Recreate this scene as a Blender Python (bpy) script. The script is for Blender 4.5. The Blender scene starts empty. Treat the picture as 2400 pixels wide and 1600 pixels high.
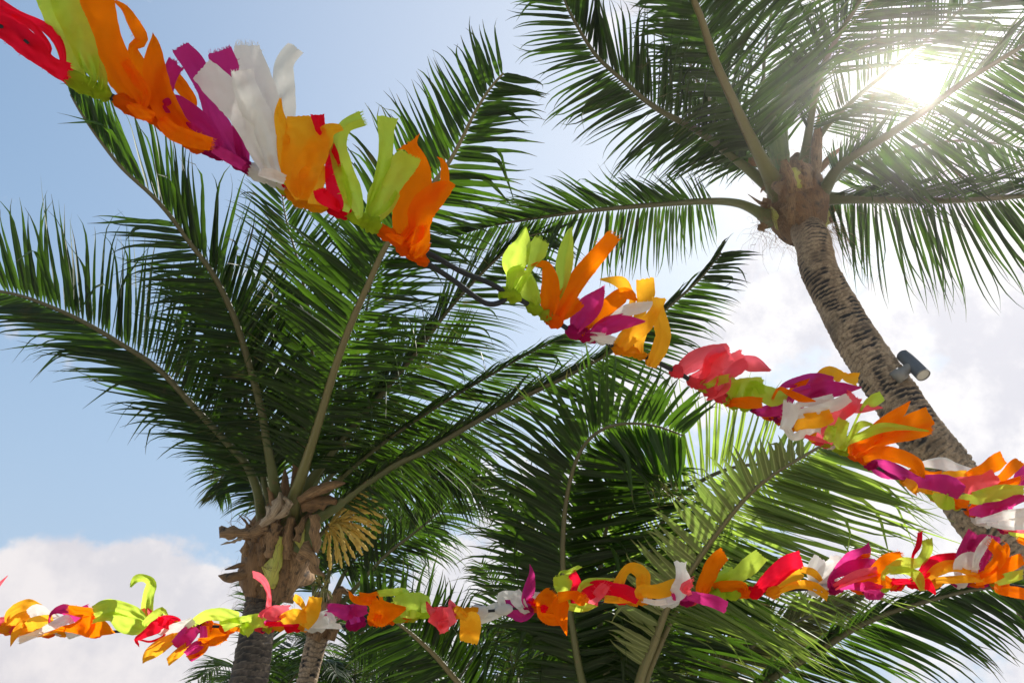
import bpy, math, random
import numpy as np
from mathutils import Vector
C = bpy.context.scene.collection
SC = bpy.context.scene
rng = np.random.default_rng(7)
random.seed(7)

# ------------------------------------------------------------------ camera
PITCH = math.radians(40.0)
CAM = np.array([0.0, 0.0, 1.6])
FWD = np.array([0.0, math.cos(PITCH), math.sin(PITCH)])
RGT = np.array([1.0, 0.0, 0.0])
UPV = np.array([0.0, -math.sin(PITCH), math.cos(PITCH)])
cam = bpy.data.cameras.new('camera'); cam.lens = 24.0; cam.sensor_width = 36.0
cam.clip_start = 0.05; cam.clip_end = 3000.0
camo = bpy.data.objects.new('camera', cam); C.objects.link(camo)
camo.location = tuple(CAM); camo.rotation_euler = (math.radians(90) + PITCH, 0, 0)
SC.camera = camo
FP = 1600.0      # focal length in source pixels (2400 wide)

def P(px, py, d):
    """point of the place seen at (px, py) at depth d metres"""
    return CAM + d * (FWD + (px - 1200.0) / FP * RGT + (800.0 - py) / FP * UPV)
def PY(px, py, Y):
    v = FWD + (px - 1200.0) / FP * RGT + (800.0 - py) / FP * UPV
    return CAM + v * (Y / v[1])
def dirpx(px, py):
    v = P(px, py, 1.0) - CAM
    return v / np.linalg.norm(v)

# ------------------------------------------------------------------ light
SUN = dirpx(2166, 194)
EL = math.asin(SUN[2]); AZ = math.atan2(SUN[0], SUN[1])
SUN_STRENGTH = 4.8
sl = bpy.data.lights.new('sun', 'SUN'); sl.energy = SUN_STRENGTH; sl.angle = math.radians(0.53)
sl.color = (1.0, 0.95, 0.87)
so = bpy.data.objects.new('sun', sl); C.objects.link(so)
so.rotation_euler = Vector(tuple(SUN)).to_track_quat('Z', 'Y').to_euler()
so.location = (10, 10, 20)
SC.view_settings.view_transform = 'Standard'; SC.view_settings.look = 'None'
SC.view_settings.gamma = 1.0; SC.view_settings.use_curve_mapping = False
SC.view_settings.exposure = 0.5
SC.render.engine = 'CYCLES'
cy = SC.cycles
cy.use_denoising = True
cy.max_bounces = 8; cy.diffuse_bounces = 3; cy.glossy_bounces = 2
cy.transmission_bounces = 6; cy.transparent_max_bounces = 8; cy.volume_bounces = 0
cy.sample_clamp_indirect = 4.0
cy.caustics_reflective = False; cy.caustics_refractive = False

# ---- node helper
class NT:
    def __init__(s, tree):
        s.t = tree; s.n = tree.nodes; s.l = tree.links
    def node(s, kind, **kw):
        n = s.n.new(kind)
        for k, v in kw.items():
            setattr(n, k, v)
        return n
    def link(s, a, b): s.l.new(a, b)
    def put(s, sock, v):
        if isinstance(v, bpy.types.NodeSocket): s.l.new(v, sock)
        else:
            if isinstance(v, (tuple, list)) and len(v) == 3 and sock.type == 'RGBA': v = (*v, 1)
            sock.default_value = v
    def math(s, op, a, b=0.0, c=0.0, clamp=False):
        n = s.node('ShaderNodeMath', operation=op); n.use_clamp = clamp
        s.put(n.inputs[0], a); s.put(n.inputs[1], b)
        if op in ('MULTIPLY_ADD', 'SMOOTH_MIN', 'SMOOTH_MAX', 'WRAP', 'COMPARE'): s.put(n.inputs[2], c)
        return n.outputs[0]
    def vmath(s, op, a, b=(0, 0, 0)):
        n = s.node('ShaderNodeVectorMath', operation=op)
        s.put(n.inputs[0], a); s.put(n.inputs[1], b)
        return n.outputs['Value'] if op in ('DOT_PRODUCT', 'LENGTH', 'DISTANCE') else n.outputs[0]
    def smooth(s, v, a, b, o0=0.0, o1=1.0):
        n = s.node('ShaderNodeMapRange', interpolation_type='SMOOTHSTEP')
        s.put(n.inputs[0], v); n.inputs[1].default_value = a; n.inputs[2].default_value = b
        n.inputs[3].default_value = o0; n.inputs[4].default_value = o1
        return n.outputs[0]
    def mix(s, f, a, b, blend='MIX'):
        n = s.node('ShaderNodeMix', data_type='RGBA', blend_type=blend)
        s.put(n.inputs[0], f); s.put(n.inputs[6], a); s.put(n.inputs[7], b)
        return n.outputs[2]
    def noise(s, vec, scale, detail=4, rough=0.55, dist=0.0):
        n = s.node('ShaderNodeTexNoise')
        if vec is not None: s.put(n.inputs['Vector'], vec)
        n.inputs['Scale'].default_value = scale; n.inputs['Detail'].default_value = detail
        n.inputs['Roughness'].default_value = rough; n.inputs['Distortion'].default_value = dist
        return n.outputs[0]

# ---- world: physical sky, thin veil towards the sun, broken cumulus
W = bpy.data.worlds.new('World'); SC.world = W; W.use_nodes = True
w = NT(W.node_tree); w.n.clear()
sky = w.node('ShaderNodeTexSky', sky_type='NISHITA')
sky.sun_disc = False; sky.sun_elevation = EL; sky.sun_rotation = AZ
sky.air_density = 1.0; sky.dust_density = 1.2; sky.ozone_density = 1.0
SKY_S = 0.10
skyc = w.vmath('SCALE', sky.outputs[0]); skyc.node.inputs[3].default_value = SKY_S
tc = w.node('ShaderNodeTexCoord'); D = w.vmath('NORMALIZE', tc.outputs['Generated'])
sd = w.vmath('DOT_PRODUCT', D, tuple(SUN))
base = w.mix(1.0, skyc, (1.38, 1.70, 1.62), 'MULTIPLY')
veil = w.math('POWER', w.math('MAXIMUM', w.math('MULTIPLY_ADD', sd, 0.5, 0.5), 0.0), 5.0)
base = w.mix(w.math('MULTIPLY', veil, 0.85, clamp=True), base, (0.555, 0.56, 0.62))
sep = w.node('ShaderNodeSeparateXYZ'); w.link(D, sep.inputs[0])
base = w.mix(w.smooth(sep.outputs[2], 0.80, 0.15, 0.0, 0.8), base, (0.345, 0.41, 0.505))
zz = w.math('ADD', w.math('MAXIMUM', sep.outputs[2], 0.0), 0.22)
comb = w.node('ShaderNodeCombineXYZ')
w.put(comb.inputs[0], w.math('DIVIDE', sep.outputs[0], zz)); w.put(comb.inputs[1], w.math('DIVIDE', sep.outputs[1], zz))
uv = comb.outputs[0]
n1 = w.noise(w.vmath('ADD', w.vmath('MULTIPLY', D, (1, 1, 1.35)), (3.1, 7.3, 1.9)), 4.6, 10, 0.60, 0.15)
n2 = w.noise(uv, 0.9, 3, 0.5)
n3 = w.noise(D, 9.0, 8, 0.62)
cov = w.math('MULTIPLY_ADD', n2, 0.25, -0.22)
for (px, py, rad, amt) in ((120, 1580, 7.5, .36), (430, 1400, 4.5, .19), (330, 1640, 8, .20), (2340, 1000, 9, .12), (1700, 850, 4.5, .13), (2360, 640, 5, .12),
                           (1950, 640, 5, .05), (2250, 1580, 10, .13), (1150, 1300, 9, .18), (1500, 1000, 8, .08),
                           (160, 868, 2.4, .15), (60, 735, 2.0, .12), (2166, 194, 12, .08), (800, 1550, 9, .2), (3200, 900, 25, .2), (-500, 1800, 12, .2)):
    c = dirpx(px, py)
    dd = w.vmath('DOT_PRODUCT', D, tuple(c))
    k = w.smooth(dd, math.cos(math.radians(rad * 1.5)), math.cos(math.radians(rad * 0.25)), 0.0, amt)
    cov = w.math('ADD', cov, k)
cl = w.smooth(w.math('ADD', n1, cov), 0.51, 0.615)
cloudc = w.mix(w.smooth(n3, 0.38, 0.62), (0.55, 0.55, 0.585), (0.68, 0.665, 0.67))
sunside = w.smooth(sd, 0.35, 0.9)
cloudc = w.mix(w.math('MULTIPLY', sunside, 0.6), cloudc, w.mix(w.smooth(n3, 0.40, 0.58), (0.55, 0.55, 0.61), (0.73, 0.72, 0.74)))
cloudc = w.mix(w.smooth(sd, 0.75, 0.1), cloudc, (0.93, 0.90, 0.90), 'MULTIPLY')
col = w.mix(cl, base, cloudc)
# circumsolar aureole and the sun itself seen through thin cloud
a1 = w.math('MULTIPLY', w.math('POWER', w.math('MAXIMUM', sd, 0.0), 45.0), 0.09)
a2 = w.math('MULTIPLY', w.math('POWER', w.math('MAXIMUM', sd, 0.0), 1600.0), 1.6)
a3 = w.smooth(sd, math.cos(math.radians(1.35)), math.cos(math.radians(1.0)), 0.0, 34.0)
ar = w.math('ADD', w.math('ADD', a1, a2), a3)
arc = w.vmath('SCALE', (1.0, 0.97, 0.92)); w.put(arc.node.inputs[3], ar)
col = w.vmath('ADD', col, arc)
bg = w.node('ShaderNodeBackground'); w.put(bg.inputs[0], col); bg.inputs[1].default_value = 1.0
ow = w.node('ShaderNodeOutputWorld'); w.link(bg.outputs[0], ow.inputs[0])
W.cycles.sampling_method = 'MANUAL'; W.cycles.sample_map_resolution = 2048

# ------------------------------------------------------------------ object helpers
def link(name, mesh, parent=None, mat=None):
    o = bpy.data.objects.new(name, mesh); C.objects.link(o)
    if mat is not None and len(mesh.materials) == 0: mesh.materials.append(mat)
    if parent is not None:
        o.parent = parent
        if parent.type == 'EMPTY': o.location = -parent.location
    return o
def mk(name, V, F, mat, parent=None, smooth=True, col=None, uv=None):
    me = bpy.data.meshes.new(name)
    V = np.asarray(V, dtype=np.float32)
    if isinstance(F, np.ndarray) and F.ndim == 2:
        nf, k = F.shape
        me.vertices.add(len(V)); me.vertices.foreach_set('co', V.ravel())
        me.loops.add(nf * k); me.loops.foreach_set('vertex_index', F.astype(np.int32).ravel())
        me.polygons.add(nf); me.polygons.foreach_set('loop_start', np.arange(0, nf * k, k, dtype=np.int32))
        me.polygons.foreach_set('loop_total', np.full(nf, k, dtype=np.int32))
        me.update(calc_edges=True)
    else:
        me.from_pydata(V.tolist(), [], [list(map(int, f)) for f in F]); me.update()
    if smooth: me.polygons.foreach_set('use_smooth', np.ones(len(me.polygons), dtype=bool))
    if col is not None:
        a = me.attributes.new('tint', 'FLOAT_COLOR', 'POINT')
        a.data.foreach_set('color', np.asarray(col, dtype=np.float32).ravel())
    return link(name, me, parent, mat)
def thing(name, loc, label, cat, group=None):
    o = bpy.data.objects.new(name, None); C.objects.link(o); o.empty_display_size = 0.2
    o.location = tuple(float(v) for v in loc)
    bpy.context.view_layer.update() if False else None
    o['label'] = label; o['category'] = cat
    if group: o['group'] = group
    return o
def crom(pts, n):
    """Catmull-Rom through rows of pts, n samples, roughly even in arc length of the first three columns"""
    p = np.asarray(pts, float)
    if len(p) == 2: p = np.array([p[0], (p[0] + p[1]) / 2, p[1]])
    q = np.vstack([2 * p[0] - p[1], p, 2 * p[-1] - p[-2]])
    out = []
    for i in range(1, len(q) - 2):
        t = np.linspace(0, 1, 24, endpoint=False)[:, None]
        a, b, c, d = q[i - 1], q[i], q[i + 1], q[i + 2]
        out.append(0.5 * (2 * b + (c - a) * t + (2 * a - 5 * b + 4 * c - d) * t * t + (3 * b - a - 3 * c + d) * t ** 3))
    out = np.vstack(out + [q[-2][None]])
    s = np.r_[0, np.cumsum(np.linalg.norm(np.diff(out[:, :3], axis=0), axis=1))]
    u = np.linspace(0, s[-1], n)
    return np.stack([np.interp(u, s, out[:, k]) for k in range(out.shape[1])], 1)
def nrm(a):
    return a / np.maximum(np.linalg.norm(a, axis=-1, keepdims=True), 1e-9)
def hash2(ix, iy, seed):
    h = (ix.astype(np.int64) * 374761393 + iy.astype(np.int64) * 668265263 + seed * 982451653) & 0x7fffffff
    h = ((h ^ (h >> 13)) * 1274126177) & 0x7fffffff
    return ((h ^ (h >> 16)) & 0xffff) / 65535.0
def vn(x, y, seed=0):
    x = np.asarray(x, float); y = np.asarray(y, float) + 0 * x
    ix = np.floor(x); iy = np.floor(y); fx = x - ix; fy = y - iy
    fx = fx * fx * (3 - 2 * fx); fy = fy * fy * (3 - 2 * fy)
    a = hash2(ix, iy, seed); b = hash2(ix + 1, iy, seed); c = hash2(ix, iy + 1, seed); d = hash2(ix + 1, iy + 1, seed)
    return (a * (1 - fx) + b * fx) * (1 - fy) + (c * (1 - fx) + d * fx) * fy
def fbm(x, y, seed=0, o=4):
    s = 0; a = 0.5
    for k in range(o): s = s + a * vn(x * 2 ** k, y * 2 ** k, seed + k); a *= 0.5
    return s
def frames(c):
    T = np.gradient(c, axis=0); T = nrm(T)
    ref = np.array([0.31, 0.93, 0.2]); A = nrm(np.cross(T, ref)); B = np.cross(T, A)
    return T, A, B
def tube(c, r, k=8, cap=True):
    c = np.asarray(c, float); n = len(c); r = np.broadcast_to(np.asarray(r, float), (n,))
    T, A, B = frames(c)
    th = np.arange(k) / k * 2 * math.pi
    V = c[:, None] + r[:, None, None] * (np.cos(th)[None, :, None] * A[:, None] + np.sin(th)[None, :, None] * B[:, None])
    V = V.reshape(-1, 3); F = []
    i = np.arange(n - 1)[:, None] * k; j = np.arange(k)[None]; j2 = (j + 1) % k
    F = np.stack([i + j, i + j2, i + k + j2, i + k + j], -1).reshape(-1, 4)
    return V, F

# ------------------------------------------------------------------ materials
def material(name, rough=0.6):
    m = bpy.data.materials.new(name); m.use_nodes = True
    t = NT(m.node_tree); t.n.clear()
    out = t.node('ShaderNodeOutputMaterial')
    return m, t, out
def leaf_material(name, dark, light, trans, brown=(0.16, 0.10, 0.045), brown_amt=0.25, tmix=0.36):
    m, t, out = material(name)
    at = t.node('ShaderNodeAttribute', attribute_name='tint')
    sp = t.node('ShaderNodeSeparateColor'); t.link(at.outputs['Color'], sp.inputs[0])
    rnd, s, v = sp.outputs
    oc = t.node('ShaderNodeTexCoord').outputs['Object']
    nz = t.noise(oc, 9.0, 3)
    f = t.math('ADD', t.math('MULTIPLY', rnd, 0.7), t.math('MULTIPLY', nz, 0.4), clamp=True)
    c = t.mix(f, dark, light)
    tipm = t.math('MULTIPLY', t.smooth(s, 0.78, 1.0), t.smooth(rnd, 0.35, 0.9))
    patch = t.math('MULTIPLY', t.smooth(t.noise(oc, 3.1, 5, 0.7), 0.60, 0.74), brown_amt * 2)
    bm = t.math('MAXIMUM', t.math('MULTIPLY', tipm, min(1, brown_amt * 3)), patch, clamp=True)
    c = t.mix(bm, c, brown)
    rib = t.smooth(v, 0.22, 0.02)
    c = t.mix(t.math('MULTIPLY', rib, 0.55), c, tuple(min(1, x * 2.6 + 0.02) for x in light))
    tcx = t.mix(t.smooth(f, 0.35, 0.95), tuple(x * 0.42 for x in trans), tuple(x * 2.1 for x in trans)); tcx = t.mix(bm, tcx, tuple(x * 1.3 for x in brown))
    pb = t.node('ShaderNodeBsdfPrincipled'); t.put(pb.inputs['Base Color'], c)
    pb.inputs['Roughness'].default_value = 0.45
    pb.inputs['Specular IOR Level'].default_value = 0.26
    tr = t.node('ShaderNodeBsdfTranslucent'); t.put(tr.inputs[0], tcx)
    mx = t.node('ShaderNodeMixShader'); mx.inputs[0].default_value = tmix
    t.link(pb.outputs[0], mx.inputs[1]); t.link(tr.outputs[0], mx.inputs[2]); t.link(mx.outputs[0], out.inputs[0])
    return m
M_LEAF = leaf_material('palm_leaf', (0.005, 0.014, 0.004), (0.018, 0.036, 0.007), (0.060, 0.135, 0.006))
M_LEAF_SUNLIT_PALE = leaf_material('palm_leaf_sunlit_pale', (0.13, 0.155, 0.045), (0.21, 0.23, 0.085), (0.22, 0.34, 0.05), brown_amt=0.16)  # sun on the leaf undersides is put into this pale colour
M_LEAF_SUNLIT = leaf_material('palm_leaf_sunlit', (0.07, 0.12, 0.024), (0.15, 0.20, 0.055), (0.34, 0.50, 0.06), brown_amt=0.18, tmix=0.5)  # lit copy of the palm leaf, sunshine put into its colour
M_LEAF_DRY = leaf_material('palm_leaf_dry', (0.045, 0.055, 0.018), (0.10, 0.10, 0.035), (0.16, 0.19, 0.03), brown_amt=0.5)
def rachis_material(name, a, b):
    m, t, out = material(name)
    oc = t.node('ShaderNodeTexCoord').outputs['Object']
    at = t.node('ShaderNodeAttribute', attribute_name='tint')
    sp = t.node('ShaderNodeSeparateColor'); t.link(at.outputs['Color'], sp.inputs[0])
    c = t.mix(sp.outputs[1], a, b)
    n = t.noise(oc, 26, 5, 0.65)
    c = t.mix(t.smooth(n, 0.55, 0.75), c, (0.13, 0.085, 0.04))
    c = t.mix(0.35, c, t.mix(n, (0.5, 0.5, 0.5), (1.3, 1.3, 1.2)), 'MULTIPLY')
    pb = t.node('ShaderNodeBsdfPrincipled'); t.put(pb.inputs['Base Color'], c); pb.inputs['Roughness'].default_value = 0.5
    bp = t.node('ShaderNodeBump'); bp.inputs['Strength'].default_value = 0.3; bp.inputs['Distance'].default_value = 0.004
    t.put(bp.inputs['Height'], n); t.link(bp.outputs[0], pb.inputs['Normal'])
    t.link(pb.outputs[0], out.inputs[0]); return m
M_RACHIS = rachis_material('palm_rachis', (0.085, 0.11, 0.025), (0.095, 0.088, 0.038))
M_RACHIS_TAN = rachis_material('palm_rachis_tan', (0.13, 0.135, 0.035), (0.165, 0.14, 0.06))

def fibre_material(name, c0, c1, dark=(0.018, 0.012, 0.008), streak=60, rough=0.85, trans=None):
    m, t, out = material(name)
    uvn = t.node('ShaderNodeUVMap').outputs[0]
    at = t.node('ShaderNodeAttribute', attribute_name='tint')
    sp = t.node('ShaderNodeSeparateColor'); t.link(at.outputs['Color'], sp.inputs[0])
    cb = t.node('ShaderNodeCombineXYZ')
    t.put(cb.inputs[0], t.math('MULTIPLY', sp.outputs[2], streak)); t.put(cb.inputs[1], t.math('MULTIPLY', sp.outputs[1], 5.0)); t.put(cb.inputs[2], t.math('MULTIPLY', sp.outputs[0], 17.0))
    n = t.noise(cb.outputs[0], 1.0, 5, 0.6)
    oc = t.node('ShaderNodeTexCoord').outputs['Object']
    n2 = t.noise(oc, 14, 5, 0.65)
    c = t.mix(t.smooth(n, 0.3, 0.7), c0, c1)
    c = t.mix(t.smooth(n2, 0.50, 0.72), c, dark)
    pb = t.node('ShaderNodeBsdfPrincipled'); t.put(pb.inputs['Base Color'], c); pb.inputs['Roughness'].default_value = rough
    bp = t.node('ShaderNodeBump'); bp.inputs['Strength'].default_value = 0.7; bp.inputs['Distance'].default_value = 0.006
    t.put(bp.inputs['Height'], t.math('ADD', n, n2)); t.link(bp.outputs[0], pb.inputs['Normal'])
    t.link(pb.outputs[0], out.inputs[0]); return m
M_FIBRE = fibre_material('brown_fibre', (0.075, 0.042, 0.020), (0.27, 0.15, 0.065))
M_SHEATH = fibre_material('dry_sheath', (0.11, 0.060, 0.028), (0.34, 0.21, 0.105), streak=26)
M_SHEATH_PALE = fibre_material('pale_sheath', (0.24, 0.17, 0.11), (0.46, 0.37, 0.27), dark=(0.12, 0.08, 0.05), streak=26)
M_SHEATH_ORANGE = fibre_material('orange_sheath', (0.13, 0.068, 0.028), (0.25, 0.14, 0.062), streak=26)
M_BOOT = fibre_material('green_boot', (0.30, 0.33, 0.05), (0.46, 0.42, 0.08), dark=(0.20, 0.17, 0.04), streak=14, rough=0.5)
M_SPEAR = fibre_material('spear_green', (0.10, 0.15, 0.05), (0.17, 0.22, 0.08), dark=(0.07, 0.09, 0.035), streak=30, rough=0.5)
M_FLOWER = fibre_material('flower_yellow', (0.62, 0.40, 0.07), (0.82, 0.60, 0.16), dark=(0.38, 0.24, 0.05), streak=8)
M_FLOWER_GREEN = fibre_material('flower_green', (0.20, 0.20, 0.05), (0.36, 0.30, 0.09), dark=(0.12, 0.09, 0.03), streak=8)

def trunk_material(name, c0, c1):
    m, t, out = material(name)
    at = t.node('ShaderNodeAttribute', attribute_name='tint')
    sp = t.node('ShaderNodeSeparateColor'); t.link(at.outputs['Color'], sp.inputs[0])
    crack, ring, big = sp.outputs
    oc = t.node('ShaderNodeTexCoord').outputs['Object']
    n = t.noise(oc, 30, 6, 0.7); n2 = t.noise(oc, 5, 4, 0.6); n4 = t.noise(oc, 90, 3, 0.6)
    c = t.mix(t.smooth(n, 0.3, 0.7), c0, c1)
    c = t.mix(t.smooth(n2, 0.45, 0.75), c, tuple(x * 0.6 for x in c0))
    c = t.mix(t.math('MULTIPLY', t.smooth(n4, 0.5, 0.7), 0.5), c, (0.05, 0.042, 0.036))
    c = t.mix(t.math('MULTIPLY', ring, 0.5), c, (0.36, 0.27, 0.17))
    c = t.mix(crack, c, (0.009, 0.009, 0.012))
    pb = t.node('ShaderNodeBsdfPrincipled'); t.put(pb.inputs['Base Color'], c); pb.inputs['Roughness'].default_value = 0.9
    bp = t.node('ShaderNodeBump'); bp.inputs['Strength'].default_value = 0.8; bp.inputs['Distance'].default_value = 0.006
    t.put(bp.inputs['Height'], t.math('ADD', n, n4)); t.link(bp.outputs[0], pb.inputs['Normal'])
    t.link(pb.outputs[0], out.inputs[0]); return m
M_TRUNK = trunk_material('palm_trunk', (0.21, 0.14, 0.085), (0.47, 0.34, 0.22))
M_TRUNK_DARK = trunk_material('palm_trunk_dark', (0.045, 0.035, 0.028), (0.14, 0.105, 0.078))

def cloth_material(name, c, tcol, tmix=0.66):
    m, t, out = material(name)
    oc = t.node('ShaderNodeTexCoord').outputs['Object']
    n = t.noise(oc, 900, 2, 0.5); n2 = t.noise(oc, 22, 4, 0.6)
    k = t.mix(n2, (0.86, 0.86, 0.86), (1.08, 1.08, 1.08))
    cc = t.mix(1.0, c, k, 'MULTIPLY')
    pb = t.node('ShaderNodeBsdfPrincipled'); t.put(pb.inputs['Base Color'], cc); pb.inputs['Roughness'].default_value = 0.85
    pb.inputs['Specular IOR Level'].default_value = 0.05
    bp = t.node('ShaderNodeBump'); bp.inputs['Strength'].default_value = 0.35; bp.inputs['Distance'].default_value = 0.002
    t.put(bp.inputs['Height'], t.math('ADD', n, t.math('MULTIPLY', n2, 2.5))); t.link(bp.outputs[0], pb.inputs['Normal'])
    tr = t.node('ShaderNodeBsdfTranslucent'); t.put(tr.inputs[0], t.mix(1.0, tcol, k, 'MULTIPLY'))
    mx = t.node('ShaderNodeMixShader'); mx.inputs[0].default_value = tmix
    t.link(pb.outputs[0], mx.inputs[1]); t.link(tr.outputs[0], mx.inputs[2]); t.link(mx.outputs[0], out.inputs[0])
    return m
CL = {
 'R': (cloth_material('cloth_red', (0.82, 0.006, 0.030), (1.0, 0.012, 0.045)), 'red'),
 'C': (cloth_material('cloth_coral_backlit', (0.92, 0.085, 0.11), (1.0, 0.16, 0.20)), 'backlit coral pink'),  # red cloth seen translucent; light through it is put into the colour
 'G': (cloth_material('cloth_lime', (0.46, 0.56, 0.030), (0.62, 0.80, 0.10)), 'lime green'),
 'O': (cloth_material('cloth_orange', (0.98, 0.185, 0.001), (1.0, 0.24, 0.002)), 'orange'),
 'Y': (cloth_material('cloth_amber', (0.95, 0.42, 0.010), (1.0, 0.50, 0.03)), 'amber yellow'),
 'M': (cloth_material('cloth_magenta', (0.42, 0.010, 0.14), (0.72, 0.050, 0.27)), 'magenta'),
 'W': (cloth_material('cloth_white', (0.86, 0.84, 0.78), (0.80, 0.79, 0.76), 0.5), 'off-white'),
}
m, t, out = material('black_rope')
oc = t.node('ShaderNodeTexCoord').outputs['Object']
wv = t.noise(oc, 260, 3); pb = t.node('ShaderNodeBsdfPrincipled')
t.put(pb.inputs['Base Color'], t.mix(wv, (0.003, 0.004, 0.005), (0.010, 0.012, 0.014))); pb.inputs['Roughness'].default_value = 0.75
t.link(pb.outputs[0], out.inputs[0]); M_ROPE = m
def plain(name, c, rough=0.5, metal=0.0):
    m, t, out = material(name); oc = t.node('ShaderNodeTexCoord').outputs['Object']
    n = t.noise(oc, 40, 4)
    pb = t.node('ShaderNodeBsdfPrincipled'); t.put(pb.inputs['Base Color'], t.mix(n, tuple(x * 0.8 for x in c), tuple(min(1, x * 1.15) for x in c)))
    pb.inputs['Roughness'].default_value = rough; pb.inputs['Metallic'].default_value = metal
    t.link(pb.outputs[0], out.inputs[0]); return m
M_LAMP = plain('lamp_body', (0.085, 0.10, 0.125), 0.6)
M_STEEL = plain('lamp_steel', (0.22, 0.21, 0.20), 0.6, 0.2)
M_LENS = plain('lamp_lens', (0.50, 0.48, 0.44), 0.5)
M_CABLE = plain('cable_black', (0.02, 0.018, 0.017), 0.6)

# ------------------------------------------------------------------ ground (lights the undersides)
m, t, out = material('sand_ground')
oc = t.node('ShaderNodeTexCoord').outputs['Object']
c = t.mix(t.smooth(t.noise(oc, 0.35, 5), 0.42, 0.6), (0.46, 0.41, 0.33), (0.38, 0.34, 0.27))
c = t.mix(t.math('MULTIPLY', t.noise(oc, 6, 5), 0.5), c, (0.34, 0.30, 0.24))
pb = t.node('ShaderNodeBsdfPrincipled'); t.put(pb.inputs['Base Color'], c); pb.inputs['Roughness'].default_value = 0.95
t.link(pb.outputs[0], out.inputs[0])
g = np.linspace(-1, 1, 41); g = np.sign(g) * np.abs(g) ** 2.2 * 1200
X, Yg = np.meshgrid(g, g, indexing='ij')
Z = np.where(np.hypot(X, Yg) > 12, 0.5 * (fbm(X / 15, Yg / 15, 3) - 0.47), 0.0)
ii = (np.arange(40)[:, None] * 41 + np.arange(40)[None]).ravel()
gr = mk('ground', np.stack([X, Yg, Z], -1).reshape(-1, 3), np.stack([ii, ii + 41, ii + 42, ii + 1], -1), m)
gr['kind'] = 'structure'
# ------------------------------------------------------------------ air volume added to imitate lens glare round the sun
hz = np.array([(x, y, z) for x in (-1300, 1300) for y in (-1300, 1300) for z in (-3.0, 8.5)], float)
m = bpy.data.materials.new('glare_haze'); m.use_nodes = True; t = NT(m.node_tree); t.n.clear()
pv = t.node('ShaderNodeVolumePrincipled'); pv.inputs['Color'].default_value = (1.0, 0.97, 0.93, 1); pv.inputs['Density'].default_value = 0.0021; pv.inputs['Anisotropy'].default_value = 0.89
t.link(pv.outputs[0], t.node('ShaderNodeOutputMaterial').inputs['Volume'])
hzo = mk('glare_haze', hz, [(0, 1, 3, 2), (4, 6, 7, 5), (0, 4, 5, 1), (2, 3, 7, 6), (0, 2, 6, 4), (1, 5, 7, 3)], m, smooth=False); hzo['kind'] = 'stuff'
# ------------------------------------------------------------------ palms
def trunk(name, pts, parent, mat, ring=0.042, seed=0, k=56, crack_amt=1.0, base_flare=1.25):
    """pts rows (x, y, z, r) from the ground up"""
    pts = np.asarray(pts, float)
    L = np.linalg.norm(np.diff(pts[:, :3], axis=0), axis=1).sum()
    n = int(L / 0.009); c = crom(pts, n); s = np.linspace(0, L, n)
    cen, r = c[:, :3], c[:, 3]
    T, A, B = frames(cen)
    th = np.arange(k) / k * 2 * math.pi
    S, TH = np.meshgrid(s, th, indexing='ij'); ca, sa = np.cos(TH), np.sin(TH)
    ph = S / ring + 1.3 * (fbm(ca * 1.3 + 5, S * 3 + sa * 1.3, seed, 3) - .45) + 0.5 * ca * vn(S * 1.2, 0 * S, seed + 9) + 0.8 * (fbm(ca * 2.5 + S * 5, sa * 2.5 + S * 2, seed + 4, 3) - .45)
    fr = ph - np.floor(ph); idx = np.floor(ph)
    amp = 0.5 + hash2(idx, np.floor(TH * 0.5), seed + 3)
    saw = (fr ** 0.7) * amp
    rough = fbm(ca * 7 + 31, S * 40 + sa * 7, seed + 5, 3) - .45
    patch = np.clip((fbm(ca * 1.3 + 11, S * 3.0 + sa * 1.3, seed + 21, 3) - 0.39) * 8, 0, 1)
    vary = np.clip((vn(ca * 1.7 + 3, sa * 1.7 + idx * 1.7, seed + 33) - 0.24) * 3.6, 0, 1)
    thick = 0.14 + 0.58 * patch
    crack = np.maximum(np.clip((thick - fr) / 0.09, 0, 1) * vary * (0.6 + 0.4 * patch), np.clip((0.18 - fr) / 0.07, 0, 1) * 0.62) * crack_amt
    R = r[:, None] + 0.005 * saw + 0.012 * rough - 0.010 * crack
    V = cen[:, None] + R[..., None] * (ca[..., None] * A[:, None] + sa[..., None] * B[:, None])
    i = np.arange(n - 1)[:, None] * k; j = np.arange(k)[None]; j2 = (j + 1) % k
    F = np.stack([i + j, i + j2, i + k + j2, i + k + j], -1).reshape(-1, 4)
    col = np.stack([crack, np.clip((fr - .8) * 5, 0, 1) * (1 - crack), patch, 1 + 0 * S], -1).reshape(-1, 4)
    return mk(name, V.reshape(-1, 3), F, mat, parent, col=col)

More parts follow.
